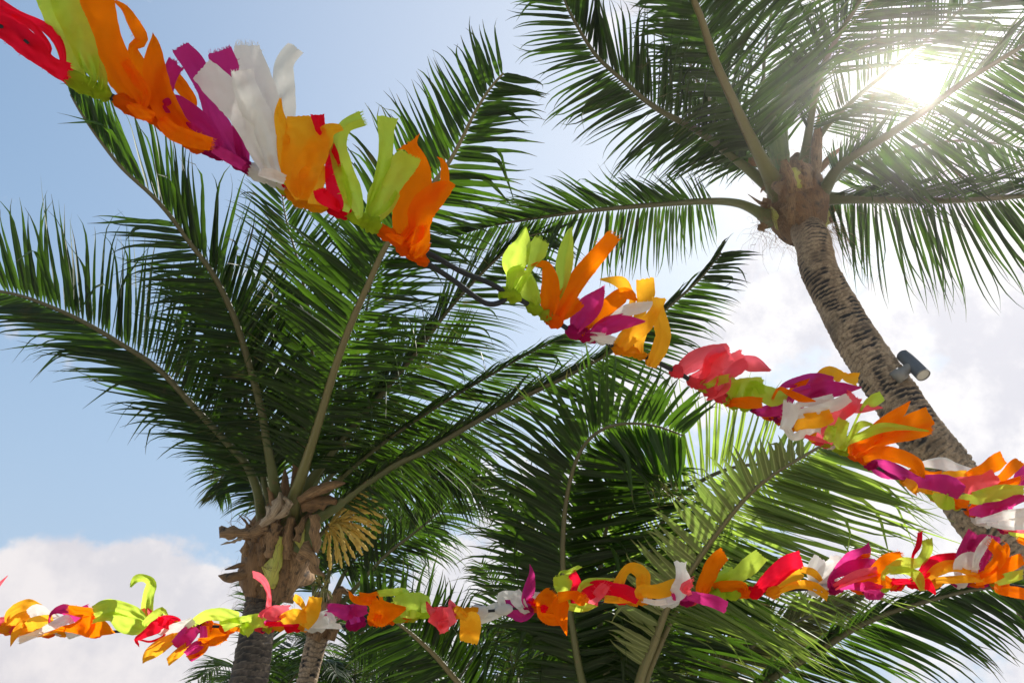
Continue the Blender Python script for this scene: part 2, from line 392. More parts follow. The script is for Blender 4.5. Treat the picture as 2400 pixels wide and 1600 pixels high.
class Palm:
    def __init__(s, name, loc, label, group=None, nleaf=290):
        s.root = thing(name, loc, label, 'palm tree', group)
        s.cands = []; s.nleaf = nleaf; s.sungap = False
    def finish(s):
        """the largest leaflets become sub-parts of their own, the rest stays one mass per frond"""
        allc = []
        for fi, (fo, V, col, size, mat) in enumerate(s.cands):
            for li in range(len(V)): allc.append((size[li], fi, li))
        allc.sort(reverse=True)
        pick = {}
        for (_, fi, li) in allc[:s.nleaf]: pick.setdefault(fi, set()).add(li)
        for fi, (fo, V, col, size, mat) in enumerate(s.cands):
            n, K, _, _ = V.shape
            i = np.arange(K - 1)[:, None] * 3; j = np.arange(2)[None]
            f1 = np.stack([i + j, i + j + 1, i + 3 + j + 1, i + 3 + j], -1).reshape(-1, 4)
            sel = pick.get(fi, set())
            for li in sel:
                mk('leaflet', V[li].reshape(-1, 3), f1, mat, fo, col=col[li].reshape(-1, 4))
            rest = [q for q in range(n) if q not in sel]
            if rest:
                Vr = V[rest].reshape(-1, 3); cr = col[rest].reshape(-1, 4)
                Fr = (f1[None] + (np.arange(len(rest)) * K * 3)[:, None, None]).reshape(-1, 4)
                o = mk('foliage', Vr, Fr, mat, fo, col=cr); o['kind'] = 'stuff'

def frond(T, pts, L=0.6, n=68, p0=0.2, aL=(78, 32), aR=(78, 32), kL=1.0, kR=1.0, tL=0.0, tR=0.0, droop=0.3,
          droopL=None, droopR=None, r0=0.026, wid=0.036, mat=None, rmat=None, up=False, seed=None, size=1.0, K=11, curl=0.0, clump=8.0, u1=1.0, sidecut=(1.0, 1.0), flat=18.0, tipb=0.0):
    """pts world rows base -> tip; L longest leaflet in m; *L / *R = left / right of the way the frond grows"""
    rg = np.random.default_rng(seed if seed is not None else len(T.cands) * 13 + 5)
    mat = mat or M_LEAF; rmat = rmat or M_RACHIS
    N0 = 70; c = crom(np.asarray(pts, float), N0)
    Tn = nrm(np.gradient(c, axis=0))
    if up: Nn = np.cross(np.cross(Tn, [0, 0, 1.0]), Tn) * -1.0
    else: Nn = CAM - c
    Nn = nrm(Nn - (Nn * Tn).sum(1, keepdims=True) * Tn)
    Sn = nrm(np.cross(Nn, Tn))
    u = np.linspace(0, 1, N0)
    # rachis: broad channelled petiole thinning to the tip
    rr = r0 * (0.16 + 0.84 * (1 - u) ** 0.9) * (1 + 0.9 * np.exp(-u * 22))
    k = 8; th = np.arange(k) / k * 2 * math.pi
    wide = 1.0 + 0.55 * np.exp(-u * 6)
    V = c[:, None] + rr[:, None, None] * (np.cos(th)[None, :, None] * Sn[:, None] * wide[:, None, None] + np.sin(th)[None, :, None] * Nn[:, None] * 0.8)
    i = np.arange(N0 - 1)[:, None] * k; j = np.arange(k)[None]; j2 = (j + 1) % k
    F = np.stack([i + j, i + j2, i + k + j2, i + k + j], -1).reshape(-1, 4)
    rv = rg.random()
    col = np.zeros((N0, k, 4)); col[..., 0] = rv; col[..., 1] = np.clip(u * 1.8, 0, 1)[:, None]; col[..., 2] = np.abs(np.cos(th))[None]; col[..., 3] = 1
    fo = mk('frond', V.reshape(-1, 3), F, rmat, T.root, col=col.reshape(-1, 4))
    # leaflets
    n = int(n * 1.22); wid = wid * .96
    allV = []; allC = []; allS = []
    for side, (a0, a1), kk, tt, dr, cut in ((1, aL, kL, tL, droopL, sidecut[0]), (-1, aR, kR, tR, droopR, sidecut[1])):
        if kk <= 0: continue
        dr = droop if dr is None else dr
        m_ = n; q = (np.arange(m_) + 0.5 + rg.uniform(-.3, .3, m_)) / m_
        q = q[(q < cut) & (rg.random(m_) > .035)]; m_ = len(q)
        uu = p0 + (u1 - p0) * q
        Pp = np.stack([np.interp(uu, u, c[:, x]) for x in range(3)], 1)
        Tp = nrm(np.stack([np.interp(uu, u, Tn[:, x]) for x in range(3)], 1))
        Np = nrm(np.stack([np.interp(uu, u, Nn[:, x]) for x in range(3)], 1))
        Sp = nrm(np.cross(Np, Tp)) * side
        al = a0 + (a1 - a0) * q ** 1.1 + rg.normal(0, 2.6, m_) + clump * (vn(q * 14 + 3, q * 0, int(rv * 1000) + side + 5) - .5) * 2
        al = np.radians(al)
        tl = np.radians(tt + rg.normal(0, 7, m_) + 14 * (vn(q * 9, q * 0 + 7, int(rv * 1000) + side) - .5))
        So = Sp * np.cos(tl)[:, None] + Np * np.sin(tl)[:, None]
        D0 = np.cos(al)[:, None] * Tp + np.sin(al)[:, None] * So
        prof = (0.62 + 0.38 * np.sin(np.clip(q / 0.32, 0, 1) * math.pi / 2)) * (1 - 0.58 * np.clip((q - 0.42) / 0.58, 0, 1) ** 1.8)
        Ls = L * kk * prof * rg.normal(1, 0.07, m_)
        s = np.linspace(0, 1, K)
        drr = dr * np.clip(rg.normal(1, 0.3, m_), 0.2, 2)
        Dv = D0[:, None] + np.array([0, 0, -1.0])[None, None] * (drr[:, None] * (0.25 * s + 1.5 * s ** 2.2)[None])[..., None]
        side_c = (rg.normal(0, 0.10, m_) + curl)[:, None] * s[None] ** 2
        tip = np.clip((s - .66) / .34, 0, 1)[None] ** 1.5
        Dv = nrm(Dv + Tp[:, None] * side_c[..., None] + tip[..., None] * (rg.normal(0, .38, (m_, 3)) + np.array([0, 0, -.30]))[:, None])
        step = Dv * (Ls / (K - 1))[:, None, None]
        kn = (rg.random(m_) < .13)[:, None, None] * np.clip((s - rg.uniform(.35, .75)) * 6, 0, 1)[None, :, None]
        Dv = nrm(Dv * (1 - .6 * kn) + kn * (np.array([0, 0, -.8]) + rg.normal(0, .35, (m_, 3)))[:, None])
        step = Dv * (Ls / (K - 1))[:, None, None]
        cc = Pp[:, None] + np.concatenate([np.zeros((m_, 1, 3)), np.cumsum((step[:, 1:] + step[:, :-1]) / 2, 1)], 1)
        # broken, hanging ends
        Wd = Tp[:, None] - (Tp[:, None] * Dv).sum(-1, keepdims=True) * Dv; Wd = nrm(Wd)
        Bn = np.cross(Dv, Wd)
        tw = np.radians(rg.normal(flat, 20, m_)[:, None] + rg.normal(0, 30, m_)[:, None] * s[None])
        Wt = Wd * np.cos(tw)[..., None] + Bn * np.sin(tw)[..., None]
        Bt = np.cross(Dv, Wt)
        wp = (0.14 + 0.86 * np.clip(s / 0.14, 0, 1) ** 0.8) * np.clip((1 - s ** 1.7) ** 1.05, 0.035, 1)
        ww = wid * 0.80 * rg.normal(1, 0.12, m_) * (0.72 + 0.28 * prof)
        h = ww[:, None] * wp[None] * 0.5
        rip = 1 + 0.10 * np.sin(s[None] * 30 + rg.uniform(0, 6, m_)[:, None])
        fold = h * 0.42
        VL = cc - Wt * (h * rip)[..., None] + Bt * fold[..., None]
        VR = cc + Wt * (h * rip)[..., None] + Bt * fold[..., None]
        Vv = np.stack([VL, cc, VR], 2)
        cl = np.ones((m_, K, 3, 4)); cl[..., 0] = (.45 * rv + .55 * rg.random(m_) + tipb * np.clip((q - .68) / .2, 0, 1))[:, None, None]; cl[..., 1] = s[None, :, None]; cl[..., 2] = np.array([1, 0, 1])[None, None]  # outer leaflets get a raised tint: sunlight put into the colour
        if T.sungap:
            e_ = nrm(cc - CAM) @ SUN
            ok = (e_ > math.cos(math.radians(1.15))).sum(1) == 0
            Vv = Vv[ok]; cl = cl[ok]; Pp = Pp[ok]; Ls = Ls[ok]; ww = ww[ok]
        dep = (Pp - CAM) @ FWD
        allV.append(Vv); allC.append(cl); allS.append(Ls * ww / dep ** 2 * size)
    if allV:
        T.cands.append((fo, np.concatenate(allV), np.concatenate(allC), np.concatenate(allS), mat))
    return fo

def W3(crop, rows):
    """rows (x, y, depth) in one enlarged view of the photo -> world"""
    ox, oy, s = crop
    return np.array([P(ox + x / s, oy + y / s, d) for x, y, d in rows])
def dep(p): return float((np.asarray(p) - CAM) @ FWD)
S0 = (0, 0, 1.0); S5 = (1200, 0, 1.96); S6 = (0, 200, 1.742); S4 = (450, 950, 3.136); SI = (1700, 250, 4.48)

def bulb(name, prof, parent, mat, seed=0, k=40, n=60, rough=0.12):
    """prof rows world centre (x,y,z), radius"""
    c = crom(np.asarray(prof, float), n); T, A, B = frames(c[:, :3]); th = np.arange(k) / k * 2 * math.pi
    S, TH = np.meshgrid(np.linspace(0, 1, n), th, indexing='ij'); ca, sa = np.cos(TH), np.sin(TH)
    d = 1 + rough * 2 * (fbm(ca * 2 + 5, sa * 2 + S * 3, seed, 4) - .47) + rough * 0.8 * (fbm(ca * 9, sa * 9 + S * 4, seed + 8, 2) - .37)
    V = c[:, None, :3] + (c[:, 3][:, None] * d)[..., None] * (ca[..., None] * A[:, None] + sa[..., None] * B[:, None])
    i = np.arange(n - 1)[:, None] * k; j = np.arange(k)[None]; j2 = (j + 1) % k
    F = np.stack([i + j, i + j2, i + k + j2, i + k + j], -1).reshape(-1, 4)
    col = np.stack([0 * S + .3, S, (ca + 1) * 1.5, 1 + 0 * S], -1).reshape(-1, 4)
    return mk(name, V.reshape(-1, 3), F, mat, parent, col=col)

def shell(name, crop, rows, d0, mat, parent, arch=0.35, thick=0.008, seed=0, axis=None, lift=0.0, nr=18, ragged=0.0):
    """a stiff curved piece (boot, sheath, spathe): rows (x, y, width) in an enlarged view; arch = how much its middle stands proud;
       axis (x_centre, radius) lets it lie on the round crown"""
    ox, oy, s = crop; rows = np.asarray(rows, float)
    cc = crom(np.c_[rows[:, :2], 0 * rows[:, 0], rows[:, 2]], nr); m_ = 7; out = []
    v = np.linspace(-1, 1, m_)
    T2 = np.gradient(cc[:, :2], axis=0); T2 /= np.maximum(np.linalg.norm(T2, axis=1, keepdims=True), 1e-6)
    nx, ny = -T2[:, 1], T2[:, 0]
    for side in (0, 1):
        g = []
        for i_ in range(nr):
            w_ = cc[i_, 3] / 2
            for q in v:
                x = cc[i_, 0] + nx[i_] * w_ * q; y = cc[i_, 1] + ny[i_] * w_ * q
                jx = (vn(i_ * .5, q * 1.5 + seed, seed) - .5) * ragged * w_ * (abs(q) > .9)
                x += jx * nx[i_] * 2; y += jx * ny[i_] * 2
                X_, Y_ = ox + x / s, oy + y / s
                wm = w_ / s / FP * d0
                dd = d0 - lift - arch * wm * 2 * (1 - q * q) * (0.5 + 0.5) + (0.012 * (vn(i_ * .45 + seed, q * 2 + 9, seed + 2) - .5))
                if axis is not None:
                    ax, R_ = axis; e = (X_ - ax) / FP * d0
                    dd -= math.sqrt(max(R_ * R_ - e * e, 0.0))
                if side: dd += thick + 0.3 * wm * 0
                g.append(P(X_, Y_, dd))
        out += g
    V = np.array(out); F = []; o2 = nr * m_
    for i_ in range(nr - 1):
        for j_ in range(m_ - 1):
            a = i_ * m_ + j_
            F.append((a, a + 1, a + m_ + 1, a + m_)); F.append((o2 + a, o2 + a + m_, o2 + a + m_ + 1, o2 + a + 1))
        for e in (0, m_ - 1):
            a = i_ * m_ + e; b = a + m_
            F.append((a, b, o2 + b, o2 + a) if e == 0 else (b, a, o2 + a, o2 + b))
    for j_ in range(m_ - 1):
        a = j_; F.append((a + 1, a, o2 + a, o2 + a + 1)); a = (nr - 1) * m_ + j_; F.append((a, a + 1, o2 + a + 1, o2 + a))
    u_ = np.repeat(np.linspace(0, 1, nr), m_); vv = np.tile(v * .5 + .5, nr)
    col = np.stack([0 * u_ + (seed * .37) % 1, u_, vv, 1 + 0 * u_], -1)
    return mk(name, V, np.array(F), mat, parent, col=np.vstack([col, col]))

def strands(name, parent, mat, starts, n, seed, spread=0.05, length=0.25, r=0.0012, out=None, k=3, g=0.9):
    """fine hanging fibres, nobody could count them"""
    rg = np.random.default_rng(seed); Vs = []; Fs = []; Cs = []; o = 0
    for q in range(n):
        p = np.array(starts[rg.integers(len(starts))]) + rg.normal(0, spread, 3)
        d = nrm(rg.normal(0, 1, 3) + (out if out is not None else 0)); pts = [p.copy()]
        L_ = length * rg.uniform(.4, 1.2)
        for s_ in range(7):
            d = nrm(d + np.array([0, 0, -g]) * .3 + rg.normal(0, .25, 3)); pts.append(pts[-1] + d * L_ / 7)
        V, F = tube(np.array(pts), np.linspace(r, r * .4, 8), k); Vs.append(V); Fs.append(F + o); o += len(V)
        Cs.append(np.tile([rg.random(), .5, .5, 1], (len(V), 1)))
    ob = mk(name, np.vstack(Vs), np.vstack(Fs), mat, parent, col=np.vstack(Cs)); ob['kind'] = 'stuff'; return ob

# ================================================================== right palm (leaning trunk with the spotlight)
YR = 3.9
tp = [(1905, 567, .138), (1920, 634, .137), (1967, 723, .140), (2008, 797, .146), (2086, 913, .152), (2162, 1025, .152), (2218, 1090, .150), (2285, 1200, .150), (2352, 1275, .152), (2425, 1370, .155), (2490, 1480, .16)]
tw = [np.r_[PY(x, y, YR - 0.1 + 0.0002 * (y - 567)), r] for x, y, r in tp][::-1]
b0 = tw[0]; tpr = [np.r_[b0[0] + 0.30, b0[1] + .1, 0.0, .24], np.r_[b0[0] + 0.22, b0[1] + .06, 0.5, .19], np.r_[b0[0] + 0.13, b0[1] + .03, 1.3, .168]] + tw
top = P(1868, 500, 6.0)
tpr.append(np.r_[P(1885, 530, 5.95), .135])
PR = Palm('palm_tree', tpr[0][:3] * [1, 1, 0], 'tall palm leaning in from the right edge with ringed trunk, its crown against the sun')
PR.sungap = True
trunk('trunk', tpr, PR.root, M_TRUNK, seed=4, ring=.036)
dc = 6.0
bulb('crown_fibre', [np.r_[P(1893, 560, 5.93), .14], np.r_[P(1885, 540, 5.95), .19], np.r_[P(1873, 500, 6.0), .25], np.r_[P(1868, 455, 6.05), .25], np.r_[P(1866, 415, 6.1), .19], np.r_[P(1868, 385, 6.15), .10], np.r_[P(1868, 360, 6.2), .02]], PR.root, M_FIBRE, seed=3, rough=.2)
def fr(T, crop, rows, px, **k):
    w_ = W3(crop, rows); d = rows[len(rows) // 2][2]
    return frond(T, w_, L=px / FP * d, **k)
# to the left, level
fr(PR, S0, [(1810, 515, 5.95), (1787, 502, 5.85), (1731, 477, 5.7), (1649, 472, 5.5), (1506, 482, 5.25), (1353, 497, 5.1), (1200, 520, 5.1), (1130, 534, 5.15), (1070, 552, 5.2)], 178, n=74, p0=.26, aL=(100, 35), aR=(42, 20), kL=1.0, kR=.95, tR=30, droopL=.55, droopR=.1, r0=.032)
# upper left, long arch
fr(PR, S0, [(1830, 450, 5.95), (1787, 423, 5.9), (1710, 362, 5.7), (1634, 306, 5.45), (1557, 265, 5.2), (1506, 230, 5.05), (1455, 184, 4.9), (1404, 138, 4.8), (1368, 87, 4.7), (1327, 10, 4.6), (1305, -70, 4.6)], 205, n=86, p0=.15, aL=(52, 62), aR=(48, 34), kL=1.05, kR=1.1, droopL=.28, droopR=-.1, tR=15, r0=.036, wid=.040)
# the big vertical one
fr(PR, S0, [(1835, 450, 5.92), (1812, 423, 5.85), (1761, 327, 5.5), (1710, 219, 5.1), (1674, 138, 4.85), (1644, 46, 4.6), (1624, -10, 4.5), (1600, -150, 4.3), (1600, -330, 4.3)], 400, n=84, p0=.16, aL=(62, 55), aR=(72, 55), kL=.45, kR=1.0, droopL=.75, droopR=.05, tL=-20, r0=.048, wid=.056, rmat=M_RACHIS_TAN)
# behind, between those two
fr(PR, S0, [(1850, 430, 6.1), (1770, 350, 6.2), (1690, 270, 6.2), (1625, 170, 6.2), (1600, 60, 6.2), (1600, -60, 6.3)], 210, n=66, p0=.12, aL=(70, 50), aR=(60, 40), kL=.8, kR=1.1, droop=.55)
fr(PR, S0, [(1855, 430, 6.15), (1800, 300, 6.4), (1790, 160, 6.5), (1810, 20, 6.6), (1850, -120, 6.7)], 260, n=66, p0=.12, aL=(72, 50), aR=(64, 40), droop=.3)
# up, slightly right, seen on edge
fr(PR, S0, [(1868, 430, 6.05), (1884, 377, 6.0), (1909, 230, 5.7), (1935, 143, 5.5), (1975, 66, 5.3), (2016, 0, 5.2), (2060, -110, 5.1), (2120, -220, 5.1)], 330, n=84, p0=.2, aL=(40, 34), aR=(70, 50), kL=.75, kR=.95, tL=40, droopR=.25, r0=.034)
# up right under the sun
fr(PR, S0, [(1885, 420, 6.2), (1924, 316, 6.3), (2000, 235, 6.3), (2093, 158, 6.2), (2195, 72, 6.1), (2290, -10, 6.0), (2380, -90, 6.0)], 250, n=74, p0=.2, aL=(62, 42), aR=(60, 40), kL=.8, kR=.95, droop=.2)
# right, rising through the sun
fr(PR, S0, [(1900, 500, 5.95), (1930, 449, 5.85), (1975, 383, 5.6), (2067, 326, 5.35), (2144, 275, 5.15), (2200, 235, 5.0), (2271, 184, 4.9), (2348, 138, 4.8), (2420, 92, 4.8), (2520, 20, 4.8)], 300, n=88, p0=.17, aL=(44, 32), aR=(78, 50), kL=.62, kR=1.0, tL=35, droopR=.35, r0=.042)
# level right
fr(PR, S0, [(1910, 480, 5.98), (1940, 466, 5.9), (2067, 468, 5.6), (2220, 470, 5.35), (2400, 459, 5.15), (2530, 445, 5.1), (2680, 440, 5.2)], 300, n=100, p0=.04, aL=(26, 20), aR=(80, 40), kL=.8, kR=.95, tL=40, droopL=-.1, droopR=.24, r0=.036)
fr(PR, S0, [(1905, 460, 6.15), (1990, 400, 6.4), (2120, 350, 6.6), (2260, 330, 6.7), (2420, 350, 6.8)], 200, n=66, p0=.14, aL=(55, 40), aR=(66, 40), droop=.35)
PR.finish()
# crown pieces
AX = (1868, .235)
for k_, (rows, mt, nm, ax, lf, ar) in enumerate([
  ([(830, 1240, 200), (820, 1100, 270), (790, 1000, 210), (720, 900, 80)], M_SHEATH_ORANGE, 'leaf_base', AX, .03, .25),
  ([(690, 1240, 120), (690, 1080, 150), (720, 910, 90)], M_SHEATH, 'leaf_base', AX, .045, .3),
  ([(930, 1240, 110), (980, 1120, 150), (960, 960, 90)], M_SHEATH, 'leaf_base', AX, .02, .3),
  ([(1020, 1250, 90), (1060, 1130, 90), (1085, 1050, 30)], M_BOOT, 'leaf_base', AX, .05, .4),
  ([(545, 1300, 20), (510, 1160, 80), (455, 1030, 40)], M_BOOT, 'leaf_base', AX, .05, .4),
  ([(450, 1270, 70), (400, 1110, 120), (430, 960, 100)], M_SHEATH, 'leaf_base', AX, .03, .4),
  ([(345, 1300, 40), (400, 1240, 100), (370, 1175, 40)], M_SHEATH_ORANGE, 'leaf_base', AX, .06, .5),
  ([(600, 860, 160), (500, 830, 90), (400, 860, 40), (370, 905, 8)], M_SHEATH, 'dry_sheath', AX, .08, .5),
  ([(620, 1000, 130), (600, 860, 150), (640, 740, 110)], M_FIBRE, 'leaf_base', AX, .02, .4),
  ([(730, 900, 170), (690, 730, 160), (610, 560, 70)], M_SHEATH, 'leaf_base', AX, .03, .4),
  ([(880, 860, 150), (850, 700, 120), (790, 560, 40)], M_SHEATH, 'leaf_base', AX, .02, .4),
  ([(760, 860, 70), (740, 740, 80), (720, 640, 60)], M_BOOT, 'leaf_base', AX, .05, .4),
  ([(990, 900, 110), (960, 760, 90), (960, 650, 40)], M_FIBRE, 'leaf_base', AX, .02, .4),
  ([(1080, 1000, 60), (1115, 1100, 90), (1100, 1220, 60)], M_FIBRE, 'leaf_base', AX, .03, .4),
  ([(430, 1040, 60), (350, 1000, 34), (235, 918, 6)], M_FIBRE, 'dry_sheath', None, .1, .5),
  ([(240, 560, 60), (330, 570, 110), (440, 515, 20)], M_SHEATH_ORANGE, 'dry_sheath', None, .22, .5),
  ([(620, 700, 150), (560, 420, 190), (480, 150, 160), (400, 0, 80), (385, -85, 8)], M_SPEAR, 'spear_leaf', None, .06, .45),
  ([(560, 640, 80), (450, 400, 80), (400, 150, 60), (372, -50, 8)], M_SPEAR, 'spear_leaf', None, .0, .45),
  ([(960, 780, 60), (958, 500, 115), (970, 300, 100), (982, 80, 12)], M_SHEATH, 'spathe', None, .08, .6),
  ([(990, 680, 50), (1100, 535, 70), (1225, 425, 10)], M_SHEATH_ORANGE, 'spathe', None, .05, .6),
  ([(660, 560, 30), (640, 300, 40), (650, 60, 10)], M_SPEAR, 'spear_leaf', None, .0, .5),
]):
    shell(nm, SI, rows, dc, mt, PR.root, arch=ar, seed=k_, axis=ax, lift=lf, ragged=.9 if 'leaf_base' in nm else 0.15)
strands('hanging_fibre', PR.root, M_FIBRE, [P(1790, 520, 5.8), P(1800, 560, 5.8), P(1850, 570, 5.75), P(1925, 540, 5.8), P(1940, 520, 5.8)], 130, 3, .04, .28)
strands('hanging_fibre', PR.root, M_SHEATH, [P(1850, 500, 5.72), P(1820, 540, 5.74), P(1900, 540, 5.74), P(1870, 470, 5.72), P(1830, 400, 5.85), P(1880, 380, 5.95)], 220, 24, .06, .13, r=.0024, g=.2)
strands('hanging_fibre', PR.root, M_SHEATH, [P(1850, 470, 5.72), P(1820, 440, 5.75), P(1890, 440, 5.75), P(1900, 400, 5.9)], 160, 4, .08, .2)
strands('hanging_fibre', PR.root, M_SHEATH, [P(1945, 535, 5.9)], 24, 14, .03, .5, r=.0022, out=np.array([1.2, 0, -.6]))

# ================================================================== left palm
YL = 5.75
tl_ = [(560, 1680, .150), (582, 1600, .143), (596, 1520, .136), (606, 1450, .128), (613, 1400, .124), (620, 1370, .125)]
twl = [np.r_[PY(x, y, YL), r] for x, y, r in tl_]
b0 = twl[0]
tpl = [np.r_[b0[0] - .22, b0[1], 0.0, .26], np.r_[b0[0] - .16, b0[1], .4, .21]] + twl
PL = Palm('palm_tree', tpl[0][:3] * [1, 1, 0], 'large palm at left centre with dark fronds, brown curled sheaths and yellow flower spray')
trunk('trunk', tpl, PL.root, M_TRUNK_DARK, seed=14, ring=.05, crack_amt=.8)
dl = dep(twl[-1][:3]); print('left crown depth', dl)
D_ = dl
bulb('crown_fibre', [np.r_[P(620, 1400, dl), .15], np.r_[P(628, 1365, dl), .22], np.r_[P(640, 1330, dl), .26], np.r_[P(645, 1290, dl), .27], np.r_[P(652, 1240, dl + .03), .24], np.r_[P(665, 1200, dl + .08), .17], np.r_[P(680, 1160, dl + .1), .08], np.r_[P(684, 1140, dl + .1), .01]], PL.root, M_FIBRE, seed=13, rough=.2)
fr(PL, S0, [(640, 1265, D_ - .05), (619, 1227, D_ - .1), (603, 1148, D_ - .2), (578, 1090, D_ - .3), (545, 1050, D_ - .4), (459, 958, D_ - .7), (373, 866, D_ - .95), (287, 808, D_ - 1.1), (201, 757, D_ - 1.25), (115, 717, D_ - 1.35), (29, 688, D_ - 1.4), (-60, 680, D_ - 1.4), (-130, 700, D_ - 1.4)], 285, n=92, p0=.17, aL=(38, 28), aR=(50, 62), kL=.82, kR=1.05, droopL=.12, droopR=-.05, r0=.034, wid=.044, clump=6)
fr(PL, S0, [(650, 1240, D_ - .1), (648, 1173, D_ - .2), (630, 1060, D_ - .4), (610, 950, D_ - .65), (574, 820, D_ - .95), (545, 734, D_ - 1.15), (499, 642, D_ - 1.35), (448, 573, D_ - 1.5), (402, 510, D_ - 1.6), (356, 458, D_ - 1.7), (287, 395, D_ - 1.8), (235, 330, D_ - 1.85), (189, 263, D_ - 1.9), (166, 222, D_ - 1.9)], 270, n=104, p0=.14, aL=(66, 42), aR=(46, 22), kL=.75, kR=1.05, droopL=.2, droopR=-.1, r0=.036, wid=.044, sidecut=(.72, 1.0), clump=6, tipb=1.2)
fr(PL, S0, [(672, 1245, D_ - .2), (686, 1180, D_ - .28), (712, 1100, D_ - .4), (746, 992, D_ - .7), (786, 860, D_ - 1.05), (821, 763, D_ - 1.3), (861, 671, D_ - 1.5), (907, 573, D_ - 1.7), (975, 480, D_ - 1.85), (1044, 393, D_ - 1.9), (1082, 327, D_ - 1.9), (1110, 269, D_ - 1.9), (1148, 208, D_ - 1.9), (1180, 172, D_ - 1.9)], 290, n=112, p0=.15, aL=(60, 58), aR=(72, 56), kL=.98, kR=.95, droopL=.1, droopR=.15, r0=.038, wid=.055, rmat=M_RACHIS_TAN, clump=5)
# behind, between first and second
fr(PL, S0, [(640, 1220, D_ + .1), (618, 1120, D_ + .1), (590, 980, D_ - .1), (540, 840, D_ - .4), (500, 740, D_ - .6), (450, 660, D_ - .7)], 240, n=64, p0=.14, aL=(58, 40), aR=(52, 34), droop=.2)
# tall behind centre, paler tips
fr(PL, S0, [(690, 1220, D_ + .1), (712, 1080, D_ + .1), (730, 920, D_ - .1), (728, 760, D_ - .3), (700, 620, D_ - .5), (672, 520, D_ - .6), (660, 450, D_ - .6)], 230, n=78, p0=.14, aL=(50, 34), aR=(58, 40), droop=.1)
fr(PL, S0, [(700, 1220, D_ + .15), (760, 1050, D_ + .2), (800, 900, D_ + .1), (850, 760, D_ - .1), (870, 640, D_ - .2), (850, 520, D_ - .3)], 240, n=70, p0=.14, aL=(60, 42), aR=(60, 40), droop=.2)
# right of centre, folded, rising
fr(PL, S0, [(695, 1230, D_), (721, 1141, D_ - .05), (753, 1093, D_ - .1), (817, 1010, D_ - .2), (900, 915, D_ - .35), (980, 820, D_ - .5), (1060, 715, D_ - .65), (1150, 620, D_ - .7), (1225, 560, D_ - .7), (1300, 540, D_ - .65)], 235, n=86, p0=.18, aL=(22, 18), aR=(66, 44), kL=.75, kR=.95, tL=45, droopL=0, droopR=.25, r0=.034)
fr(PL, S0, [(700, 1225, D_ + .2), (745, 1120, D_ + .25), (830, 1000, D_ + .3), (930, 900, D_ + .3), (1010, 840, D_ + .3), (1090, 790, D_ + .3)], 200, n=58, p0=.2, aL=(50, 34), aR=(64, 40), droop=.25)
# long low arch right
fr(PL, S0, [(700, 1290, D_ - .25), (737, 1221, D_ - .25), (790, 1185, D_ - .3), (849, 1138, D_ - .4), (928, 1087, D_ - .6), (1000, 1053, D_ - .75), (1148, 969, D_ - 1.0), (1263, 912, D_ - 1.15), (1327, 881, D_ - 1.2), (1432, 824, D_ - 1.3), (1500, 775, D_ - 1.3), (1554, 730, D_ - 1.3), (1636, 658, D_ - 1.3), (1690, 592, D_ - 1.3)], 225, n=116, p0=.13, aL=(24, 16), aR=(60, 44), kL=.62, kR=.95, tL=50, droopL=.1, droopR=.25, r0=.036, wid=.042)
fr(PL, S0, [(700, 1240, D_), (760, 1160, D_ - .05), (850, 1075, D_ - .2), (950, 1000, D_ - .35), (1062, 929, D_ - .5), (1151, 878, D_ - .6), (1253, 821, D_ - .7), (1340, 785, D_ - .7)], 200, n=84, p0=.2, aL=(18, 12), aR=(52, 26), kL=.6, kR=.9, tL=50, droopR=.25)
# back right, hanging
fr(PL, S0, [(700, 1250, D_ + .25), (780, 1180, D_ + .4), (880, 1140, D_ + .5), (990, 1120, D_ + .5), (1090, 1130, D_ + .45), (1170, 1165, D_ + .4)], 145, n=66, p0=.2, aL=(50, 34), aR=(66, 40), droop=.5)
fr(PL, S0, [(690, 1230, D_ + .3), (780, 1110, D_ + .45), (880, 1050, D_ + .5), (1000, 1040, D_ + .5), (1110, 1070, D_ + .45)], 160, n=56, p0=.2, aL=(55, 34), aR=(66, 40), droop=.55)
